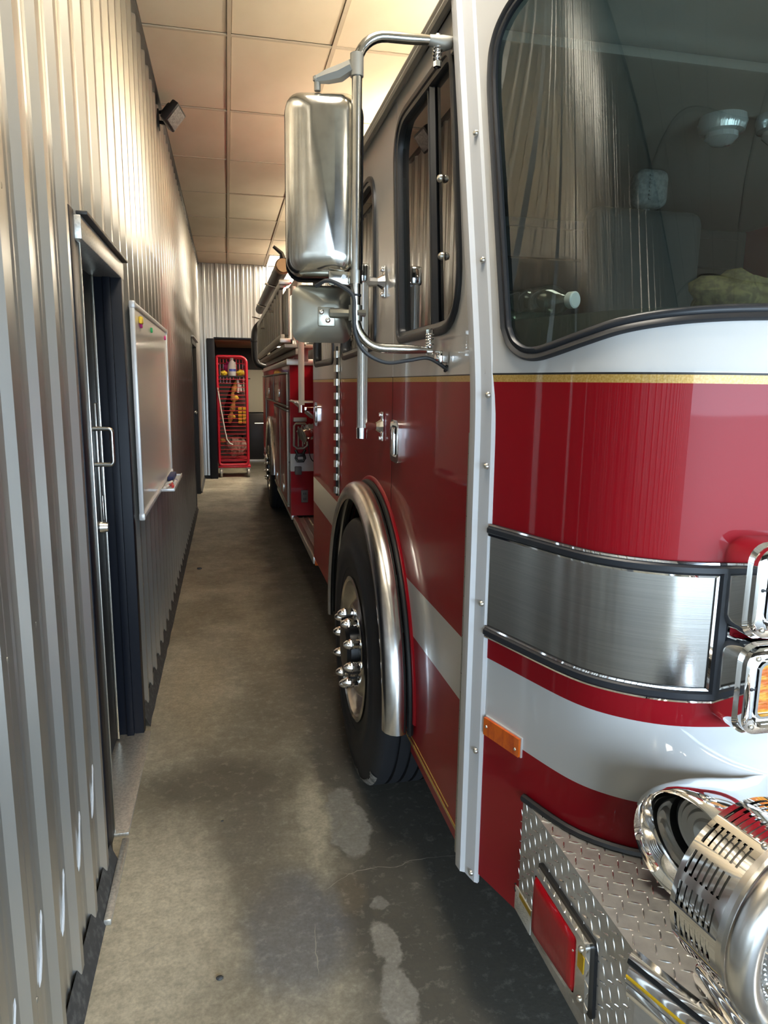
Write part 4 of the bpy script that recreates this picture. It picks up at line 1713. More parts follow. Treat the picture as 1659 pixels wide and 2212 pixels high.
# ---- siren
sd = Vector((0.159, -0.987, 0)).normalized()
sb0 = Vector((0.750, 0.825, 0.878))
mb = MB()
R0 = 0.135
u_ = sd.cross(Vector((0, 0, 1))).normalized()
v_ = u_.cross(sd).normalized()
def sir(a, h, r):
    return sb0 + sd * h + (u_ * math.cos(a) + v_ * math.sin(a)) * r
# slotted barrel: eight blocks of seven slots, real openings
rows_h = []
h = 0.009
hs_ = [0.0]
slot_rows = []
for k in range(7):
    hs_ += [h, h + 0.0052]
    slot_rows.append((h, h + 0.0052))
    h += 0.0098
hs_ += [h + 0.002, 0.084, 0.090]
angs = []
NB = 17
for b in range(NB):
    base = 2 * PI * b / NB
    w = 2 * PI / NB
    angs += [base, base + w * 0.10, base + w * 0.30, base + w * 0.55, base + w * 0.82]
angs.append(2 * PI)
def slot_mask(a, hh):
    w = 2 * PI / NB
    t = (a % w) / w
    if 0.10 < t < 0.82:
        for (p0, p1) in slot_rows:
            if p0 < hh < p1:
                return False
    return True
mb.grid(lambda a, hh: sir(a, hh, R0), angs, hs_, slot_mask)
mb.grid(lambda a, hh: sir(a, hh, R0 - 0.005), angs, hs_, slot_mask)
mb.lathe([(0.0, 0.0), (R0 - 0.012, 0.0), (R0 - 0.002, 0.002), (R0, 0.006)], sb0, sd, 64)
so = mb.build('siren', 'chrome', eng, smooth=40)
mb = MB()
mb.lathe([(0.0, 0.01), (R0 - 0.022, 0.01), (R0 - 0.022, 0.082), (0.0, 0.082)], sb0, sd, 48)
mb.build('siren_core', 'dull_alu', so)
mb = MB()
mb.lathe([(R0 - 0.002, 0.084), (R0 + 0.002, 0.086), (R0 + 0.003, 0.096), (R0 - 0.002, 0.099), (R0 + 0.003, 0.102), (R0 + 0.010, 0.109), (R0 + 0.013, 0.120), (R0 + 0.010, 0.133), (R0 + 0.001, 0.142), (R0 - 0.014, 0.143), (R0 - 0.026, 0.137), (R0 - 0.030, 0.126)], sb0, sd, 72)
mb.build('siren_rim', 'polished_alu', so, smooth=50)
mb = MB()
# domed grille of raised studs
def gr_pt(a, r):
    return sb0 + sd * (0.124 + 0.020 * (1 - (r / 0.106) ** 2)) + (u_ * math.cos(a) + v_ * math.sin(a)) * r
mb.lathe([(0.0, 0.145)] + [(r, 0.125 + 0.020 * (1 - (r / 0.106) ** 2)) for r in lin(0.01, 0.106, 10)], sb0, sd, 48)
gp = mb.build('siren_grille', 'brushed', so, smooth=60)
mb = MB()
r = 0.102
while r > 0.012:
    nn = int(2 * PI * r / 0.0085)
    for k in range(nn):
        a = 2 * PI * (k + 0.5 * (int(r * 1000) % 2)) / nn
        c_ = gr_pt(a, r)
        e1 = (u_ * -math.sin(a) + v_ * math.cos(a)) * 0.0032
        e2 = (u_ * math.cos(a) + v_ * math.sin(a)) * 0.0024
        q = [mb.v(c_ + e1), mb.v(c_ + e2), mb.v(c_ - e1), mb.v(c_ - e2)]
        ap = mb.v(c_ + sd * 0.0035)
        for i in range(4):
            mb.face([q[i], q[(i + 1) % 4], ap])
    r -= 0.0075
mb.build('grille_studs', 'chrome', gp, kind='stuff', smooth=20)
mb = MB()
p0 = sb0 + sd * 0.146 + (u_ * math.cos(PI + 0.52) + v_ * math.sin(PI + 0.52)) * (R0 + 0.004)
mb.lathe([(R0 + 0.0035, 0.0865), (R0 + 0.0035, 0.0955)], sb0, sd, 3, PI + 0.42, PI + 0.56)
mb.build('yellow_paint_mark', 'yellow', so)
for a in (PI - 0.62, PI + 1.35, PI - 2.0):
    mb = MB()
    screw_mesh(mb, sir(a, 0.0805, R0), sir(a, 0.0805, 1.0) - sir(a, 0.0805, 0.5), 0.0055, 0.005)
    mb.build('screw', 'satin', so)
mb = MB()
mb.box((0.765, 0.76, BT + 0.018), (0.16, 0.14, 0.036), 0.012, seg=3)
mb.box((0.765, 0.76, BT + 0.05), (0.10, 0.10, 0.05), 0.014, seg=3)
mb.build('siren_foot', 'chrome', so)

# ---- mirror arm, big mirror and convex mirror
MYY = 1.82
mir = MB()
path = [(0.560, MYY, 2.446), (0.50, MYY, 2.444)] + arc((0.395, MYY, 2.366), 0.072, PI / 2, PI, 8, 'XZ')
path = [(0.545, MYY, 2.446), (0.46, MYY, 2.442)] + [(0.395 + 0.072 * math.cos(a), MYY, 2.368 + 0.072 * math.sin(a)) for a in lin(PI / 2, PI, 8)]
path += [(0.3225, MYY, 2.1)] + [(0.398 + 0.076 * math.cos(a), MYY, 1.788 + 0.076 * math.sin(a)) for a in lin(PI, 1.5 * PI, 8)]
path += [(0.46, MYY, 1.711), (0.525, MYY, 1.710)]
mir.tube(path, [0.009, 0.0125] + [0.0125] * (len(path) - 4) + [0.0125, 0.008], 14)
arm = mir.build('mirror_arm', 'stainless', eng, smooth=60)
def spring(mb, x, z0, z1, r, turns):
    pts = []
    N = turns * 10
    for k in range(N + 1):
        a = 2 * PI * k / 10
        pts.append((x + r * math.cos(a), MYY + r * math.sin(a), z0 + (z1 - z0) * k / N))
    mb.tube(pts, 0.0028, 6)
mb = MB()
spring(mb, 0.522, 2.400, 2.440, 0.0095, 5)
mb.cyl((0.522, MYY, 2.385), (0.522, MYY, 2.456), 0.0055, 10)
mb.lathe([(0.010, 0), (0.010, 0.012), (0.006, 0.014)], (0.522, MYY, 2.386), (0, 0, 1), 6)
mb.lathe([(0.011, 0), (0.008, 0.006), (0, 0.008)], (0.522, MYY, 2.452), (0, 0, 1), 10)
mb.build('arm_spring', 'chrome', arm)
mb = MB()
spring(mb, 0.520, 1.718, 1.752, 0.0095, 5)
mb.cyl((0.520, MYY, 1.698), (0.520, MYY, 1.764), 0.0055, 10)
mb.lathe([(0.010, 0), (0.010, 0.010), (0.006, 0.012)], (0.520, MYY, 1.752), (0, 0, 1), 6)
mb.lathe([(0.010, 0), (0.010, 0.008)], (0.520, MYY, 1.697), (0, 0, 1), 6)
mb.build('arm_spring', 'chrome', arm)
mb = MB()
mb.tube([(0.500, MYY, 2.444), (0.535, MYY, 2.440), (0.566, MYY, 2.446)], [0.012, 0.018, 0.012], 10)
mb.box((0.564, MYY, 2.452), (0.012, 0.03, 0.06), 0.005)
mb.build('arm_mount', 'dull_alu', arm)
mb = MB()
mb.box((0.535, MYY, 1.706), (0.05, 0.022, 0.006), 0.002)
mb.box((0.556, MYY, 1.693), (0.028, 0.03, 0.032), 0.006)
mb.cyl((0.536, MYY, 1.690), (0.566, MYY, 1.690), 0.010, 10)
mb.build('arm_mount', 'chrome', arm)

# large mirror head: rounded back shell facing forward, glass facing the rear
mh = MB()
xc_, zc_, w_, h_ = 0.242, 2.104, 0.188, 0.432
levels = [(0.012, 0.078), (0.003, 0.074), (0.0, 0.066), (0.0, 0.030), (0.004, 0.012), (0.016, -0.006), (0.036, -0.020), (0.060, -0.028)]
rings = []
for ins, dy in levels:
    ring = []
    for a, b in rrect(xc_, zc_, w_ - 2 * ins, h_ - 2 * ins * 0.72, max(0.012, 0.040 - ins * 0.4), 6):
        ring.append(mh.v((a, MYY + dy + 0.008, b)))
    rings.append(ring)
n = len(rings[0])
for A, B in zip(rings[:-1], rings[1:]):
    for i in range(n):
        mh.face([A[i], A[(i + 1) % n], B[(i + 1) % n], B[i]])
mh.face(rings[-1])
mh.face(rings[0])
R_ = Matrix.Rotation(math.radians(-14), 3, 'Z')
pv = Vector((0.335, MYY + 0.02, 0))
def turn(mb, ang, piv):
    Rm = Matrix.Rotation(ang, 3, 'Z')
    for q in mb.bm.verts:
        q.co = Rm @ (q.co - piv) + piv
MA = math.radians(-12)
turn(mh, MA, pv)
head = mh.build('mirror_head', 'stainless', eng, smooth=50)
mb = MB()
rings = []
for ins, dy in ((-0.003, 0.060), (-0.006, 0.066), (-0.006, 0.082), (0.004, 0.086), (0.010, 0.080)):
    rings.append([mb.v((a, MYY + dy + 0.008, b)) for a, b in rrect(xc_, zc_, w_ - 2 * ins, h_ - 2 * ins, 0.04, 6)])
n = len(rings[0])
for A, B in zip(rings[:-1], rings[1:]):
    for i in range(n):
        mb.face([A[i], A[(i + 1) % n], B[(i + 1) % n], B[i]])
turn(mb, MA, pv)
mb.build('mirror_rubber', 'rubber', head)
mb = MB()
mb.poly(rrect(xc_, zc_, w_ - 0.01, h_ - 0.01, 0.034, 5), [], lambda a, b, d: (a, MYY + 0.092 + d, b), 0.002)
turn(mb, MA, pv)
mb.build('mirror_glass', 'chrome', head)
mb = MB()
mb.cyl((0.232, MYY + 0.035, 2.318), (0.232, MYY + 0.035, 2.345), 0.008, 10)
mb.lathe([(0.011, 0), (0.011, 0.010), (0, 0.012)], (0.232, MYY + 0.035, 2.340), (0, 0, 1), 6)
mb.tube([(0.225, MYY + 0.035, 2.342), (0.255, MYY + 0.03, 2.350), (0.285, MYY + 0.02, 2.357), (0.312, MYY, 2.368)], [0.008, 0.017, 0.020, 0.016], 8)
mb.cyl((0.3225, MYY, 2.345), (0.3225, MYY, 2.395), 0.0165, 14)
mb.build('mirror_bracket', 'dull_alu', arm)
mb = MB()
mb.cyl((0.3225, MYY, 1.868), (0.3225, MYY, 1.900), 0.0165, 14)
mb.box((0.285, MYY + 0.012, 1.882), (0.06, 0.012, 0.034), 0.004)
mb.cyl((0.292, MYY - 0.002, 1.884), (0.292, MYY + 0.01, 1.884), 0.006, 8)
mb.build('mirror_bracket', 'stainless', arm)

# convex mirror below
mb = MB()
cx2, cz2, w2, h2 = 0.247, 1.798, 0.156, 0.144
levels = [(0.004, 0.030), (0.0, 0.024), (0.0, 0.016), (0.006, 0.010), (0.012, 0.004), (0.030, -0.006), (0.048, -0.016), (0.056, -0.018)]
rings = []
for ins, dy in levels:
    rings.append([mb.v((a, MYY + 0.055 + dy, b)) for a, b in rrect(cx2 + ins * 0.35, cz2 + ins * 0.1, w2 - 2 * ins, h2 - 2 * ins, max(0.012, 0.028 - ins * 0.2), 6)])
n = len(rings[0])
for A, B in zip(rings[:-1], rings[1:]):
    for i in range(n):
        mb.face([A[i], A[(i + 1) % n], B[(i + 1) % n], B[i]])
mb.face(rings[-1])
mb.face(rings[0])
cm = mb.build('convex_mirror', 'satin_olive', eng, smooth=45)
mb = MB()
mb.box((0.253, MYY + 0.034, 1.789), (0.044, 0.006, 0.048), 0.003)
mb.tube([(0.262, MYY + 0.030, 1.798), (0.285, MYY + 0.026, 1.798), (0.318, MYY + 0.004, 1.796)], [0.012, 0.013, 0.011], 8)
mb.cyl((0.3225, MYY, 1.778), (0.3225, MYY, 1.816), 0.0175, 14)
mb.cyl((0.3225, MYY - 0.012, 1.797), (0.345, MYY - 0.004, 1.797), 0.009, 8)
mb.build('convex_bracket', 'satin_olive', cm)
for (x, z) in ((0.240, 1.800), (0.256, 1.780)):
    mb = MB()
    screw_mesh(mb, (x, MYY + 0.031, z), (0, -1, 0), 0.007, 0.006)
    mb.build('screw', 'chrome', cm)
mb = MB()
mb.tube(smooth_path([(0.225, MYY + 0.02, 1.862), (0.250, MYY - 0.01, 1.872), (0.285, MYY - 0.022, 1.858), (0.312, MYY - 0.024, 1.835), (0.314, MYY - 0.026, 1.79), (0.320, MYY - 0.022, 1.742), (0.345, MYY - 0.018, 1.700),
                     (0.40, MYY - 0.01, 1.676), (0.46, MYY, 1.682), (0.51, MYY, 1.690), (0.54, MYY, 1.680), (0.571, MYY, 1.660)], 6), 0.0052, 8)
mb.lathe([(0.010, 0), (0.010, 0.004)], (0.564, MYY, 1.664), (1, 0, -0.3), 10)
cb = mb.build('mirror_cable', 'cable', arm)
mb = MB()
mb.lathe([(0.015, 0), (0.015, 0.005)], (0.3225, MYY, 1.838), (0, 0, 1), 14)
mb.build('cable_tie', 'black', arm)

# ---- body behind the cab
XB, YB0, YB1, ZBT = 0.545, 6.40, 11.05, 1.80
mb = MB()
mb.box((XC, 5.62, 1.15), (2.0, 1.5, 1.3))
mb.build('pump_panel', 'red', eng)
mb = MB()
for (x0, x1) in ((XB, 1.30),):
    pass
RY2, RZ2, RR2 = 9.25, 0.54, 0.64
def arch2(y):
    d = abs(y - RY2)
    return RZ2 + math.sqrt(RR2 ** 2 - d * d) if d < RR2 else -1
ys = lin(YB0, YB1, 150)
for mi, z0, z1 in ((0, 0.42, 0.83), (1, 0.83, 0.99), (0, 0.99, ZBT)):
    mb.mi = mi if mi == 0 else 1
    for ya, yb in zip(ys[:-1], ys[1:]):
        za, zb = max(z0, arch2(ya)), max(z0, arch2(yb))
        if za >= z1 and zb >= z1:
            continue
        mb.face([mb.v((XB, ya, min(za, z1 - 1e-4))), mb.v((XB, ya, z1)), mb.v((XB, yb, z1)), mb.v((XB, yb, min(zb, z1 - 1e-4)))])
    # front end face
    mb.face([mb.v((XB, YB0, z0)), mb.v((1.9, YB0, z0)), mb.v((1.9, YB0, z1)), mb.v((XB, YB0, z1))])
    mb.face([mb.v((XB, YB1, z0)), mb.v((2.99, YB1, z0)), mb.v((2.99, YB1, z1)), mb.v((XB, YB1, z1))])
mb.mi = 0
mb.face([mb.v((XB, YB0, ZBT)), mb.v((2.99, YB0, ZBT)), mb.v((2.99, YB1, ZBT)), mb.v((XB, YB1, ZBT))])
body = mb.build('body', ['red', 'white'], eng, smooth=20)
mb = MB()
mb.box((2.98, 8.7, 1.1), (0.03, 4.6, 1.4))
mb.build('right_body_panel', 'red', eng)
mb = MB()
mb.box((XB + 0.10, YB0 - 0.004, ZBT + 0.005), (0.26, 0.03, 0.055), 0.005)
mb.box((XB - 0.004, (YB0 + YB1) / 2, ZBT + 0.005), (0.03, YB1 - YB0, 0.05), 0.005)
mb.build('top_trim', 'alu', body)
# compartment doors on the body side
for (y0, y1, z0, z1) in ((6.55, 8.35, 1.42, 1.70), (6.55, 7.42, 0.50, 1.36), (7.48, 8.35, 0.50, 1.36), (8.45, 10.1, 1.42, 1.70), (10.2, 10.95, 0.55, 1.70)):
    mb = MB()
    mb.box((XB - 0.010, (y0 + y1) / 2, (z0 + z1) / 2), (0.02, y1 - y0, z1 - z0), 0.006)
    dr = mb.build('compartment_door', 'red', body)
    mb = MB()
    for z in (z0 - 0.012, z1 + 0.012):
        mb.box((XB - 0.012, (y0 + y1) / 2, z), (0.022, y1 - y0 + 0.04, 0.018), 0.003)
    mb.box((XB - 0.012, y0 - 0.012, (z0 + z1) / 2), (0.022, 0.02, z1 - z0), 0.003)
    mb.build('door_frame_trim', 'dull_alu', dr)
    mb = MB()
    mb.box((XB - 0.024, (y0 + y1) / 2, z0 + 0.10), (0.012, 0.12, 0.08), 0.004)
    mb.build('door_latch', 'chrome', dr)
mb = MB()
mb.box((XB - 0.005, 8.4, 0.905), (0.012, 3.9, 0.001))
mb.mi = 0
mb.build('seam', 'black', body)
# rear fender and wheels
mb = MB()
rings = []
for k in range(41):
    a = PI * k / 40
    rings.append([mb.v((x, RY2 - r * math.cos(a), RZ2 - 0.02 + r * math.sin(a))) for x, r in ((XB, 0.68), (XB - 0.03, 0.68), (XB - 0.05, 0.66), (XB - 0.05, 0.62), (XB - 0.03, 0.61))])
for A, B in zip(rings[:-1], rings[1:]):
    for i in range(4):
        mb.face([A[i], A[i + 1], B[i + 1], B[i]])
mb.build('rear_fender', 'polished_alu', body, smooth=50)
mb = MB()
mb.cyl((0.56, RY2, 0.54), (3.0, RY2, 0.54), 0.08, 14)
ax2 = mb.build('rear_axle', 'black', eng)
wheel(ax2, RY2, 0.541, 0.505, 0.54)
wheel(ax2, RY2, 0.541, 0.86, 0.54, inner=True)
wheel(ax2, RY2, 0.541, 2.73, 0.54, inner=True)
mb = MB()
mb.box((XC, 7.0, 0.72), (0.9, 8.2, 0.30))
mb.box((XC, 7.6, 0.50), (1.6, 1.6, 0.28))
mb.build('chassis', 'black', eng)
mb = MB()
mb.box((XC, YB1 + 0.22, 0.46), (2.4, 0.46, 0.08), 0.01)
mb.build('tail_step', 'tread', eng)

# running board
mb = MB()
mb.box((0.98, 5.62, 0.388), (0.74, 1.56, 0.024), 0.003)
rb = mb.build('running_board', 'tread', eng)
mb = MB()
mb.box((0.585, 5.62, 0.385), (0.045, 1.56, 0.055), 0.006)
mb.box((0.655, 5.62, 0.402), (0.012, 1.56, 0.010), 0.003)
mb.box((0.575, 7.4, 0.395), (0.05, 1.9, 0.05), 0.006)
mb.build('step_rail', 'alu', rb)
mb = MB()
for i in range(64):
    for j in range(3):
        bar_c = (0.70 + j * 0.05, 4.88 + i * 0.024, 0.401)
        u = Vector((0.6, 0.8 if (i + j) % 2 else -0.8, 0)).normalized()
        n_ = Vector((0, 0, 1))
        v2 = n_.cross(u)
        c_ = Vector(bar_c)
        q = [mb.v(c_ + u * 0.018), mb.v(c_ + v2 * 0.004), mb.v(c_ - u * 0.018), mb.v(c_ - v2 * 0.004)]
        ap = mb.v(c_ + n_ * 0.004)
        for k in range(4):
            mb.face([q[k], q[(k + 1) % 4], ap])
mb.build('tread_bars', 'treadbar', rb, kind='stuff', smooth=20)
mb = MB()
mb.box((0.60, 4.832, 0.375), (0.05, 0.012, 0.05), 0.004)
mb.build('step_reflector', 'orange', rb)
mb = MB()
mb.cyl((0.66, 6.0, 0.25), (0.66, 6.0, 0.36), 0.04, 12)
mb.build('drain_pipe', 'red', rb)

# grab pole at the pump panel, shelf, coupling, outlet
mb = MB()
mb.cyl((0.540, 5.34, 1.45), (0.540, 5.34, 2.02), 0.021, 16)
for k in range(12):
    a = 2 * PI * k / 12
    mb.tube([(0.540 + 0.0205 * math.cos(a), 5.34 + 0.0205 * math.sin(a), 1.455), (0.540 + 0.0205 * math.cos(a), 5.34 + 0.0205 * math.sin(a), 2.0)], 0.0018, 4)
rp = mb.build('rear_grab_rail', 'polewhite', eng)
mb = MB()
mb.cyl((0.540, 5.34, 1.405), (0.540, 5.34, 1.46), 0.024, 16)
mb.box((0.60, 5.36, 1.43), (0.14, 0.03, 0.03), 0.006)
mb.box((0.60, 5.36, 2.02), (0.16, 0.03, 0.04), 0.008)
mb.build('rail_end', 'chrome', rp)
mb = MB()
mb.box((0.60, 5.75, 1.41), (0.22, 0.55, 0.012), 0.003, Matrix.Rotation(0.72, 3, 'Y'))
mb.box((0.60, 5.76, 1.475), (0.20, 0.52, 0.010), 0.003)
mb.build('panel_shelf', 'alu', eng)
mb = MB()
cdv = Vector((-0.75, -0.35, -0.3)).normalized()
c0 = Vector((0.69, 5.60, 1.27))
mb.lathe([(0.05, 0), (0.05, 0.05), (0.062, 0.055), (0.062, 0.085), (0.048, 0.09), (0.048, 0.115), (0.060, 0.12), (0.060, 0.15), (0.03, 0.155), (0, 0.155)], c0, cdv, 20)
for a in (0.3, 1.9, 3.5, 5.0):
    ax_, uu, vv = frame_from(cdv)
    q = c0 + cdv * 0.135 + (uu * math.cos(a) + vv * math.sin(a)) * 0.062
    mb.cyl(q, q + (uu * math.cos(a) + vv * math.sin(a)) * 0.02, 0.010, 8)
mb.build('discharge_cap', 'chrome', eng)
mb = MB()
for x in (0.572, 0.612, 0.652, 0.69):
    mb.tube([(x, YB0 - 0.05, 1.06), (x, YB0 - 0.05, 1.24)], 0.008, 8)
mb.tube([(0.572, YB0 - 0.05, 1.07), (0.575, YB0 - 0.05, 1.245), (0.59, YB0 - 0.05, 1.265), (0.672, YB0 - 0.05, 1.265), (0.69, YB0 - 0.05, 1.245), (0.69, YB0 - 0.05, 1.07), (0.66, YB0 - 0.05, 1.045), (0.60, YB0 - 0.05, 1.045)], 0.011, 8, closed=True)
mb.box((0.63, YB0 - 0.02, 1.30), (0.12, 0.04, 0.04), 0.006)
tb = mb.build('tool_bracket', 'dull_alu', body)
mb = MB()
mb.tube([(0.585, YB0 - 0.05, 1.03), (0.60, YB0 - 0.06, 1.00), (0.588, YB0 - 0.06, 0.955), (0.60, YB0 - 0.06, 0.93), (0.655, YB0 - 0.06, 0.93), (0.668, YB0 - 0.06, 0.955), (0.655, YB0 - 0.06, 1.00), (0.67, YB0 - 0.05, 1.03)], 0.013, 8)
mb.box((0.628, YB0 - 0.06, 0.985), (0.07, 0.03, 0.03), 0.006)
mb.build('bracket_handle', 'black', tb)
mb = MB()
mb.box((0.610, YB0 - 0.02, 0.84), (0.062, 0.04, 0.075), 0.008)
mb.build('junction_box', 'greyplate', body)
mb = MB()
mb.box((0.668, YB0 - 0.006, 0.60), (0.062, 0.012, 0.115), 0.003)
ol = mb.build('outlet_plate', 'greyplate', body)
mb = MB()
for z in (0.575, 0.625):
    mb.box((0.660, YB0 - 0.014, z), (0.006, 0.006, 0.02))
    mb.box((0.677, YB0 - 0.014, z), (0.006, 0.006, 0.02))
mb.build('socket_slots', 'black', ol)
mb = MB()
mb.tube(smooth_path([(0.70, YB0 - 0.03, 1.10), (0.715, YB0 - 0.04, 0.98), (0.74, YB0 - 0.03, 0.93), (0.79, YB0 - 0.02, 0.90)], 5), 0.004, 6)
mb.build('wire', 'black', tb)

# ladder rack arms, top clutter
mb = MB()
yq = 10.75
mb.tube(smooth_path([(0.50, yq, 2.48), (0.43, yq, 2.40), (0.405, yq, 2.30), (0.405, yq, 2.05), (0.43, yq, 1.92), (0.50, yq, 1.86), (0.60, yq, 1.84)], 6), 0.045, 12)
mb.box((0.395, yq - 0.02, 2.22), (0.10, 0.05, 0.03), 0.008)
mb.build('rack_arm', 'black', eng)
mb = MB()
mb.box((0.60, 8.3, 1.925), (0.26, 4.6, 0.03), 0.004)
mb.box((0.60, 6.05, 2.20), (0.04, 0.05, 0.54), 0.006)
mb.box((0.60, 10.6, 2.20), (0.04, 0.05, 0.54), 0.006)
mb.box((0.60, 8.3, 2.47), (0.06, 4.5, 0.02), 0.004)
mb.box((0.585, 8.3, 1.88), (0.05, 4.6, 0.05), 0.004)
for y in lin(6.2, 10.5, 6):
    mb.box((0.66, y, 1.86), (0.05, 0.05, 0.11), 0.004)
mb.build('ladder_rack', 'dull_alu', eng)
mb = MB()
mb.box((1.9, 8.6, 1.95), (1.9, 4.4, 0.30), 0.02)
mb.build('hose_bed', 'black', eng)
mb = MB()
for (y, z) in ((6.8, 2.535), (8.6, 2.535), (10.2, 2.535)):
    mb.tube(smooth_path([(0.36, y, z - 0.02), (0.40, y, z - 0.03), (0.47, y, z - 0.045), (0.54, y, z - 0.035), (0.60, y, z)], 4), 0.009, 8)
mb.build('hose_cradle', 'chrome', eng)
mb = MB()
mb.tube([(0.40, 6.9, 2.28), (0.47, 6.9, 2.28)], 0.010, 8)
mb.tube([(0.40, 8.6, 2.25), (0.47, 8.6, 2.25)], 0.010, 8)
mb.tube([(0.585, 5.62, 2.02), (0.52, 5.62, 1.99), (0.55, 5.62, 1.90), (0.60, 5.62, 1.92)], 0.010, 8)
mb.build('rack_hook', 'satin', eng)

# ================================================================== THINGS ON THE ENGINE
LX = 0.455
lad = thing('ladder', (LX, 8.4, 1.95), 'grey aluminium ladder standing on edge along the side of the fire engine', 'ladder')
for z in (1.985, 2.415):
    mb = MB()
    mb.box((LX, 8.25, z), (0.035, 4.5, 0.065), 0.006)
    mb.build('ladder_rail', 'dull_alu', lad)
mb = MB()
mb.cyl((0, 0, -0.205), (0, 0, 0.205), 0.018, 10)
rg = mb.build('rung', 'dull_alu', lad)
for q in rg.data.vertices:
    q.co += ORG[lad]
for k in range(14):
    p = Vector((LX, 6.15 + k * 0.33, 2.20)) - ORG[lad]
    if k == 0:
        rg.location = p
    else:
        dup(rg, p, lad)
mb = MB()
mb.box((LX + 0.055, 8.25, 2.20), (0.012, 4.45, 0.38), 0.003)
for k in range(60):
    mb.box((LX + 0.046, 6.08 + k * 0.0735, 2.20), (0.010, 0.03, 0.37), 0.003)
mb.build('backing_sheet', 'dull_alu', lad)
for y in (6.02, 6.16):
    mb = MB()
    mb.cyl((LX + 0.062 + (6.16 - y) * 0.25, y, 1.97), (LX + 0.062 + (6.16 - y) * 0.25, y, 2.40), 0.017, 12)
    mb.build('end_post', 'polewhite', lad)
mb = MB()
mb.box((LX + 0.02, 5.99, 2.425), (0.09, 0.05, 0.04), 0.008)
mb.box((LX + 0.02, 5.99, 1.965), (0.09, 0.05, 0.04), 0.008)
mb.build('end_cap', 'alu', lad)

def suction(x, z0, z1, r, lbl, handle):
    t = thing('suction_hose', (x, 8.4, 2.55), lbl, 'hose')
    mb = MB()
    mb.tube([(x, 6.22, z0), (x, 6.26, z0), (x, 10.30, z1), (x, 10.36, z1)], [r, r, r, r * 0.7], 20)
    mb.build('hose_tube', 'hose', t, smooth=50)
    mb = MB()
    mb.lathe([(0, 0), (r * 0.86, 0), (r * 0.9, 0.01), (r * 0.9, 0.03), (r * 1.05, 0.035), (r * 1.05, 0.10), (r * 0.9, 0.12)], (x, 6.10, z0), (0, 1, 0), 24)
    mb.build('hose_coupling', 'hosering', t)
    if handle:
        mb = MB()
        mb.tube([(x, 6.14, z0 + r * 0.9), (x - 0.01, 6.14, z0 + 0.10), (x - 0.075, 6.14, z0 + 0.15)], [0.03, 0.018, 0.013], 8)
        mb.build('hose_handle', 'black', t)
suction(0.475, 2.575, 2.625, 0.062, 'thick black suction hose lying in cradles above the ladder', True)

# ---- inside the windscreen
wb = thing('water_bottle', (0.70, 1.47, 1.762), 'clear plastic water bottle with white cap lying on the dash behind the windscreen', 'bottle')
bd = Vector((0.40, -0.92, 0.0)).normalized()
b0 = Vector((0.642, 1.60, 1.801))
mb = MB()
mb.lathe([(0, 0.0), (0.030, 0.002), (0.036, 0.010), (0.036, 0.055), (0.034, 0.060), (0.034, 0.066), (0.036, 0.070), (0.036, 0.088), (0.032, 0.093), (0.032, 0.100), (0.036, 0.106), (0.036, 0.135), (0.030, 0.155), (0.018, 0.172), (0.014, 0.180), (0.014, 0.19)], b0, bd, 28)
mb.build('bottle_body', 'clear', wb, smooth=40)
mb = MB()
mb.lathe([(0.0165, 0.182), (0.0175, 0.184), (0.0175, 0.198), (0.015, 0.200), (0, 0.200)], b0, bd, 24)
mb.build('bottle_cap', 'whitepl', wb)
mb = MB()
mb.sphere((1.10, 1.40, 1.81), 0.085, 3, (1.35, 0.9, 0.75), 0.35, 2.2)
for q in mb.bm.verts:
    q.co.z = max(q.co.z, 1.763)
g_ = mb.build('work_glove', 'khaki', smooth=60, label='crumpled khaki glove lying on the dash at the right edge of the windscreen', category='glove', loc=(1.10, 1.40, 1.763))

# ================================================================== THINGS ON THE LEFT WALL
WBX = -0.402
board = thing('whiteboard', (WBX, 4.26, 1.47), 'white magnetic board with aluminium frame mounted on the ribbed left wall', 'whiteboard')
yb0, yb1, zb0, zb1 = 3.37, 5.15, 0.985, 1.968
mb = MB()
mb.box((WBX - 0.004, (yb0 + yb1) / 2, (zb0 + zb1) / 2), (0.010, yb1 - yb0 - 0.03, zb1 - zb0 - 0.03))
mb.build('board_panel', 'board', board)
for (c, s) in (((WBX, yb0 + 0.011, (zb0 + zb1) / 2), (0.022, 0.022, zb1 - zb0)), ((WBX, yb1 - 0.011, (zb0 + zb1) / 2), (0.022, 0.022, zb1 - zb0)),
               ((WBX, (yb0 + yb1) / 2, zb0 + 0.011), (0.022, yb1 - yb0 - 0.044, 0.022)), ((WBX, (yb0 + yb1) / 2, zb1 - 0.011), (0.022, yb1 - yb0 - 0.044, 0.022))):
    mb = MB()
    mb.box(c, s, 0.004)
    mb.build('board_frame', 'boardframe', board)
for (y, z) in ((yb0 + 0.012, zb0 + 0.015), (yb0 + 0.012, zb1 - 0.015), (yb1 - 0.012, zb0 + 0.015), (yb1 - 0.012, zb1 - 0.015)):
    mb = MB()
    mb.box((WBX + 0.001, y, z), (0.028, 0.028, 0.034), 0.006)
    mb.build('corner_cap', 'boardframe', board)
mb = MB()
ty0, ty1 = 4.25, 4.95
mb.box((WBX + 0.045, (ty0 + ty1) / 2, zb0 + 0.004), (0.075, ty1 - ty0, 0.006), 0.002)
mb.box((WBX + 0.083, (ty0 + ty1) / 2, zb0 + 0.012), (0.006, ty1 - ty0, 0.022), 0.002)
mb.box((WBX + 0.045, ty0 + 0.004, zb0 + 0.010), (0.075, 0.008, 0.016), 0.002)
mb.box((WBX + 0.045, ty1 - 0.004, zb0 + 0.010), (0.075, 0.008, 0.016), 0.002)
mb.build('pen_tray', 'boardframe', board)
mb = MB()
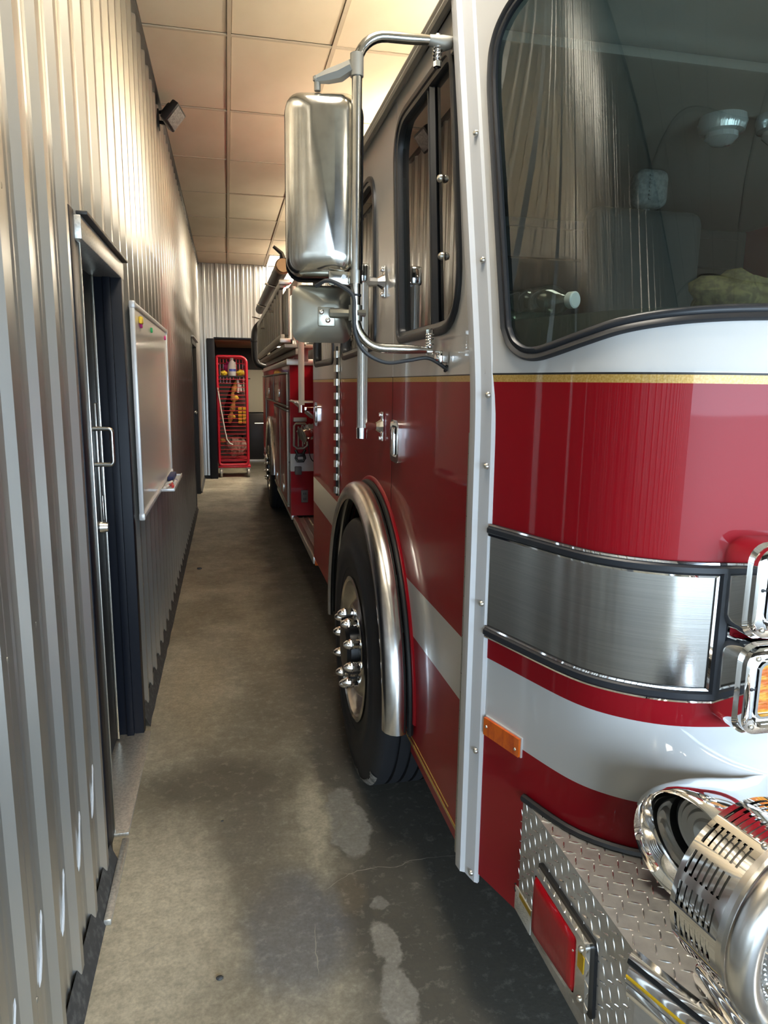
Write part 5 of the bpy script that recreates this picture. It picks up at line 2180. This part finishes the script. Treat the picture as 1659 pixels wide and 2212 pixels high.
for y in (3.6, 4.9):
    mb.cyl((XW + 0.004, y, zb1 - 0.10), (WBX - 0.006, y, zb1 - 0.10), 0.01, 8)
    mb.cyl((XW + 0.004, y, zb0 + 0.10), (WBX - 0.006, y, zb0 + 0.10), 0.01, 8)
mb.build('wall_fixing', 'satin', board)
for (nm, y, z, m_, lbl) in (('magnet', 3.62, 1.905, 'magyellow', 'yellow magnet clip at the near top corner of the whiteboard'),
                            ('magnet', 3.66, 1.885, 'magpink', 'magenta magnet just below the yellow clip on the whiteboard'),
                            ('magnet', 4.15, 1.895, 'maggreen', 'green magnet near the top middle of the whiteboard'),
                            ('magnet', 5.02, 1.905, 'magpink', 'magenta magnet at the far top corner of the whiteboard')):
    mb = MB()
    if m_ == 'magyellow':
        mb.box((WBX + 0.010, y, z), (0.018, 0.05, 0.034), 0.006)
    else:
        mb.lathe([(0.014, 0), (0.015, 0.004), (0.012, 0.010), (0, 0.011)], (WBX + 0.001, y, z), (1, 0, 0), 14)
    mb.build(nm, m_, smooth=35, label=lbl, category='magnet', group='magnets on the whiteboard', loc=(WBX, y, z))
zt_ = zb0 + 0.007
mb = MB()
mb.box((WBX + 0.032, 4.78, zt_ + 0.016), (0.04, 0.26, 0.032), 0.008)
er = mb.build('board_eraser', 'blue', smooth=35, label='dark blue felt eraser lying in the whiteboard pen tray', category='eraser', loc=(WBX + 0.03, 4.78, zt_))
def marker(y, x, m_, capm, ang, lbl):
    d = Vector((math.sin(ang), math.cos(ang), 0))
    c = Vector((x, y, zt_ + 0.0085))
    t = thing('marker_pen', (x, y, zt_), lbl, 'marker', 'marker pens in the whiteboard tray')
    mb = MB()
    mb.cyl(c - d * 0.06, c + d * 0.03, 0.0085, 10)
    mb.build('pen_barrel', m_, t)
    mb = MB()
    mb.tube([c + d * 0.03, c + d * 0.065, c + d * 0.07], [0.0085, 0.008, 0.006], 10)
    mb.build('pen_cap', capm, t)
marker(4.36, WBX + 0.035, 'whitepl', 'redpen', 0.15, 'white marker with red cap at the near end of the pen tray')
marker(4.42, WBX + 0.062, 'redpen', 'redpen', -0.1, 'all-red marker at the front lip of the pen tray')
marker(4.54, WBX + 0.040, 'whitepl', 'ink', 0.2, 'white marker with black cap in the middle of the pen tray')
marker(4.58, WBX + 0.066, 'whitepl', 'bluelabel', 0.0, 'white marker with blue cap beside the eraser')

sp_ = thing('floodlight', (-0.42, 5.45, 3.42), 'small black flood lamp on a bracket high on the left wall near the ceiling', 'lamp')
mb = MB()
mb.box((-0.425, 5.55, 3.42), (0.02, 0.09, 0.12), 0.004)
mb.tube([(-0.42, 5.53, 3.46), (-0.36, 5.50, 3.465), (-0.325, 5.46, 3.45)], 0.012, 8)
mb.tube([(-0.42, 5.53, 3.40), (-0.37, 5.50, 3.385), (-0.345, 5.46, 3.37)], 0.012, 8)
mb.build('bracket', 'black', sp_)
mb = MB()
Rm = Matrix.Rotation(math.radians(38), 3, 'Y') @ Matrix.Rotation(math.radians(-20), 3, 'Z')
mb.box((-0.315, 5.42, 3.41), (0.055, 0.16, 0.15), 0.012, Rm)
mb.box((-0.335, 5.43, 3.43), (0.07, 0.10, 0.10), 0.02, Rm)
mb.build('lamp_housing', 'black', sp_)
mb = MB()
mb.box(Vector((-0.315, 5.42, 3.41)) + Rm @ Vector((0.029, 0, 0)), (0.004, 0.13, 0.12), 0.001, Rm)
mb.build('lamp_face', 'interior2', sp_)

# ================================================================== RED GEAR RACK IN THE FAR DOORWAY
gx0, gx1, gy0, gy1, gz0, gz1 = -0.165, 0.325, 12.42, 12.98, 0.215, 2.05
rack = thing('gear_rack', (0.08, 12.7, 0), 'tall red wire gear rack on casters in the far doorway', 'rack')
def frame_loop(y):
    return [(a, y, b) for a, b in rpoly([(gx0, gz0), (gx1, gz0), (gx1, gz1), (gx0, gz1)], [0.06, 0.07, 0.12, 0.03], 6)]
for y in (gy0, gy1):
    mb = MB()
    mb.tube(frame_loop(y), 0.024, 10, closed=True)
    mb.build('rack_frame', 'rackred', rack, smooth=60)
mb = MB()
for x in (gx0 + 0.02, gx1 - 0.02):
    for z in (gz0, 1.0, gz1 - 0.12):
        mb.cyl((x, gy0, z), (x, gy1, z), 0.016, 8)
mb.box(((gx0 + gx1) / 2 + 0.01, (gy0 + gy1) / 2, 0.182), (gx1 - gx0 + 0.06, gy1 - gy0 + 0.04, 0.040), 0.01)
mb.build('rack_base', 'rackred', rack)
z = gz0 + 0.07
k = 0
mb = MB()
mb.cyl((gx0, 0, 0), (gx1, 0, 0), 0.0055, 6)
w0 = mb.build('rack_wire', 'rackred', rack)
for q in w0.data.vertices:
    q.co += ORG[rack]
first = True
while z < 1.71:
    p = Vector((0, gy0 - 0.004, z)) - ORG[rack]
    if first:
        w0.location = p
        first = False
    else:
        dup(w0, p, rack)
    z += 0.066
mb = MB()
for x in lin(gx0 + 0.05, gx1 - 0.05, 7):
    mb.cyl((x, gy1, 1.60), (x, gy1, gz1), 0.009, 6)
for z in lin(gz0 + 0.1, gz1 - 0.1, 16):
    mb.cyl((gx0, gy1, z), (gx1, gy1, z), 0.009 if z > 1.6 else 0.005, 6)
    for x in (gx0, gx1):
        mb.cyl((x, gy0, z), (x, gy1, z), 0.006, 6)
mb.build('rack_mesh', 'rackred', rack)
mb = MB()
mb.box((0.08, 12.70, 1.722), (gx1 - gx0, 0.50, 0.018), 0.003)
mb.build('rack_shelf', 'blacksteel', rack)
mb = MB()
mb.box((0.08, 12.70, 0.30), (gx1 - gx0, 0.50, 0.018), 0.003)
mb.build('rack_shelf', 'rackred', rack)
def caster(x, y):
    mb = MB()
    mb.lathe([(0.034, -0.018), (0.066, -0.020), (0.075, -0.012), (0.075, 0.012), (0.066, 0.020), (0.034, 0.018), (0.02, 0.024), (0.02, -0.024)], (x, y, 0.0755), (1, 0, 0.0), 20)
    c = mb.build('caster', 'dull_alu', rack)
    mb = MB()
    mb.box((x, y + 0.01, 0.157), (0.07, 0.08, 0.010), 0.002)
    mb.box((x - 0.027, y + 0.01, 0.115), (0.004, 0.04, 0.085), 0.001)
    mb.box((x + 0.027, y + 0.01, 0.115), (0.004, 0.04, 0.085), 0.001)
    mb.build('caster_fork', 'satin', c)
for x in (gx0 + 0.03, gx1 + 0.005):
    for y in (gy0 + 0.02, gy1 - 0.04):
        caster(x, y)

SH = 1.731
jug = thing('bleach_jug', (0.085, 12.56, SH), 'white plastic jug with blue label on the top shelf of the red rack', 'jug')
mb = MB()
mb.lathe([(0, 0), (0.062, 0.0), (0.068, 0.01), (0.068, 0.16), (0.060, 0.20), (0.036, 0.245), (0.022, 0.262), (0.022, 0.275)], (0.085, 12.56, SH), (0, 0, 1), 20)
mb.tube([(0.115, 12.535, SH + 0.235), (0.140, 12.52, SH + 0.225), (0.146, 12.515, SH + 0.17), (0.140, 12.52, SH + 0.14)], 0.009, 8)
mb.build('jug_body', 'whitepl', jug, smooth=40)
mb = MB()
mb.lathe([(0.026, 0.270), (0.027, 0.272), (0.027, 0.298), (0.02, 0.302), (0, 0.302)], (0.085, 12.56, SH), (0, 0, 1), 16)
mb.build('jug_cap', 'whitepl', jug)
mb = MB()
mb.lathe([(0.0688, 0.075), (0.0688, 0.115)], (0.085, 12.56, SH), (0, 0, 1), 12, PI * 0.6, PI * 1.75)
mb.build('jug_label', 'bluelabel', jug)
def lump(name, c, r, scale, m_, lbl, cat, bumpy=0.35, freq=2.3, floor=None, group=None):
    mb = MB()
    mb.sphere(c, r, 3, scale, bumpy, freq)
    if floor is not None:
        for q in mb.bm.verts:
            q.co.z = max(q.co.z, floor)
    return mb.build(name, m_, smooth=60, label=lbl, category=cat, group=group, loc=(c[0], c[1], floor if floor is not None else c[2]))
lump('work_glove', (-0.055, 12.56, SH + 0.045), 0.065, (0.95, 0.9, 0.72), 'magyellow', 'yellow glove left of the white jug on the red rack shelf', 'glove', floor=SH, group='yellow gloves on the rack shelf')
lump('work_glove', (0.225, 12.56, SH + 0.05), 0.07, (1.0, 0.9, 0.78), 'magyellow', 'yellow glove right of the white jug on the red rack shelf', 'glove', floor=SH, group='yellow gloves on the rack shelf')
lump('pink_cloth', (0.02, 12.68, SH + 0.12), 0.085, (0.9, 0.7, 1.35), 'magpink', 'bright pink cloth behind the white jug on the rack shelf', 'cloth', floor=SH)

# hanging turnout coat with tan hood and yellow tape
ct = thing('turnout_coat', (0.12, 12.66, 1.2), 'dark hanging turnout coat with tan front and yellow tape inside the red rack', 'coat')
mb = MB()
def coat_pt(a, z):
    t = (1.66 - z) / 0.95
    rx = 0.06 + 0.13 * min(1, t * 2.2) + 0.02 * math.sin(3 * a + z * 5)
    ry = 0.05 + 0.07 * min(1, t * 2.2)
    return (0.14 + rx * math.cos(a) + 0.01 * noise.noise(Vector((a, z * 6, 1))), 12.66 + ry * math.sin(a), z)
mb.grid(coat_pt, lin(0, 2 * PI, 28), lin(1.66, 0.72, 16))
mb.build('coat_body', 'coat', ct, smooth=60)
mb = MB()
mb.tube(smooth_path([(0.155, 12.60, 1.66), (0.13, 12.57, 1.55), (0.085, 12.545, 1.42), (0.105, 12.54, 1.32), (0.085, 12.53, 1.20), (0.06, 12.525, 1.10), (0.045, 12.525, 1.02), (0.02, 12.53, 0.93)], 4), [0.016] + [0.022, 0.03, 0.038, 0.045, 0.05, 0.048] * 4 + [0.04, 0.035, 0.028, 0.02], 10)
mb.build('coat_front', 'tan', ct, smooth=60)
for c_, r_, s_ in (((0.145, 12.535, 1.36), 0.045, (1, 0.6, 0.9)), ((0.06, 12.52, 1.04), 0.055, (1.2, 0.5, 0.7))):
    mb = MB()
    mb.sphere(c_, r_, 2, s_, 0.2, 3)
    mb.build('coat_patch', 'magyellow', ct)
for i in range(2):
    for j in range(5):
        mb = MB()
        mb.box((0.205 + i * 0.075, 12.522, 0.945 + j * 0.058), (0.064, 0.012, 0.046), 0.006)
        mb.build('reflective_tape', 'lime', ct)
mb = MB()
mb.tube([(0.17, 12.6, 1.64), (0.17, 12.6, 1.71)], 0.006, 6)
mb.tube([(0.22, 12.58, 1.58), (0.23, 12.56, 1.46)], 0.016, 8)
mb.tube([(0.175, 12.56, 1.66), (0.19, 12.55, 1.56), (0.175, 12.55, 1.45)], 0.022, 8)
mb.build('coat_strap', 'whitepl', ct)
lump('gear_bag', (0.12, 12.66, 0.52), 0.20, (0.90, 0.75, 1.0), 'palebag', 'crumpled pinkish cloth bag at the bottom of the red rack', 'bag', 0.4, 2.4, floor=0.309)
lump('cloth_roll', (-0.105, 12.60, 0.62), 0.05, (1.0, 1.0, 0.8), 'tan', 'tan cloth roll left of the pinkish bag in the rack', 'cloth', 0.3, 2.6)
cane = thing('hooked_pole', (-0.05, 12.36, 0.9), 'thin pale pole leaning against the front of the red rack', 'pole')
mb = MB()
mb.tube([(-0.155, 12.385, 1.48), (-0.11, 12.38, 1.15), (-0.07, 12.38, 0.88), (-0.030, 12.38, 0.66), (0.02, 12.385, 0.59), (0.07, 12.385, 0.565)], 0.011, 8)
mb.build('pole_shaft', 'polewhite', cane)
mb = MB()
mb.cyl((-0.157, 12.385, 1.47), (-0.162, 12.385, 1.53), 0.014, 8)
mb.build('pole_grip', 'palebag', cane)

# chips of grit on the floor
for (x, y, r, lbl) in ((-0.062, 1.735, 0.008, 'dark chip of grit on the concrete, nearest the camera'), (-0.405, 2.005, 0.006, 'dark crumb of grit at the foot of the left wall'),
                       (-0.06, 2.46, 0.004, 'tiny dark pebble on the concrete beside the near door'), (-0.28, 6.2, 0.018, 'dark scrap lying by the wall, far down the passage')):
    lump('grit_chip', (x, y, r * 0.45), r, (1.2, 0.9, 0.5), 'base', lbl, 'grit', 0.4, 3, floor=0.0, group='grit on the floor')
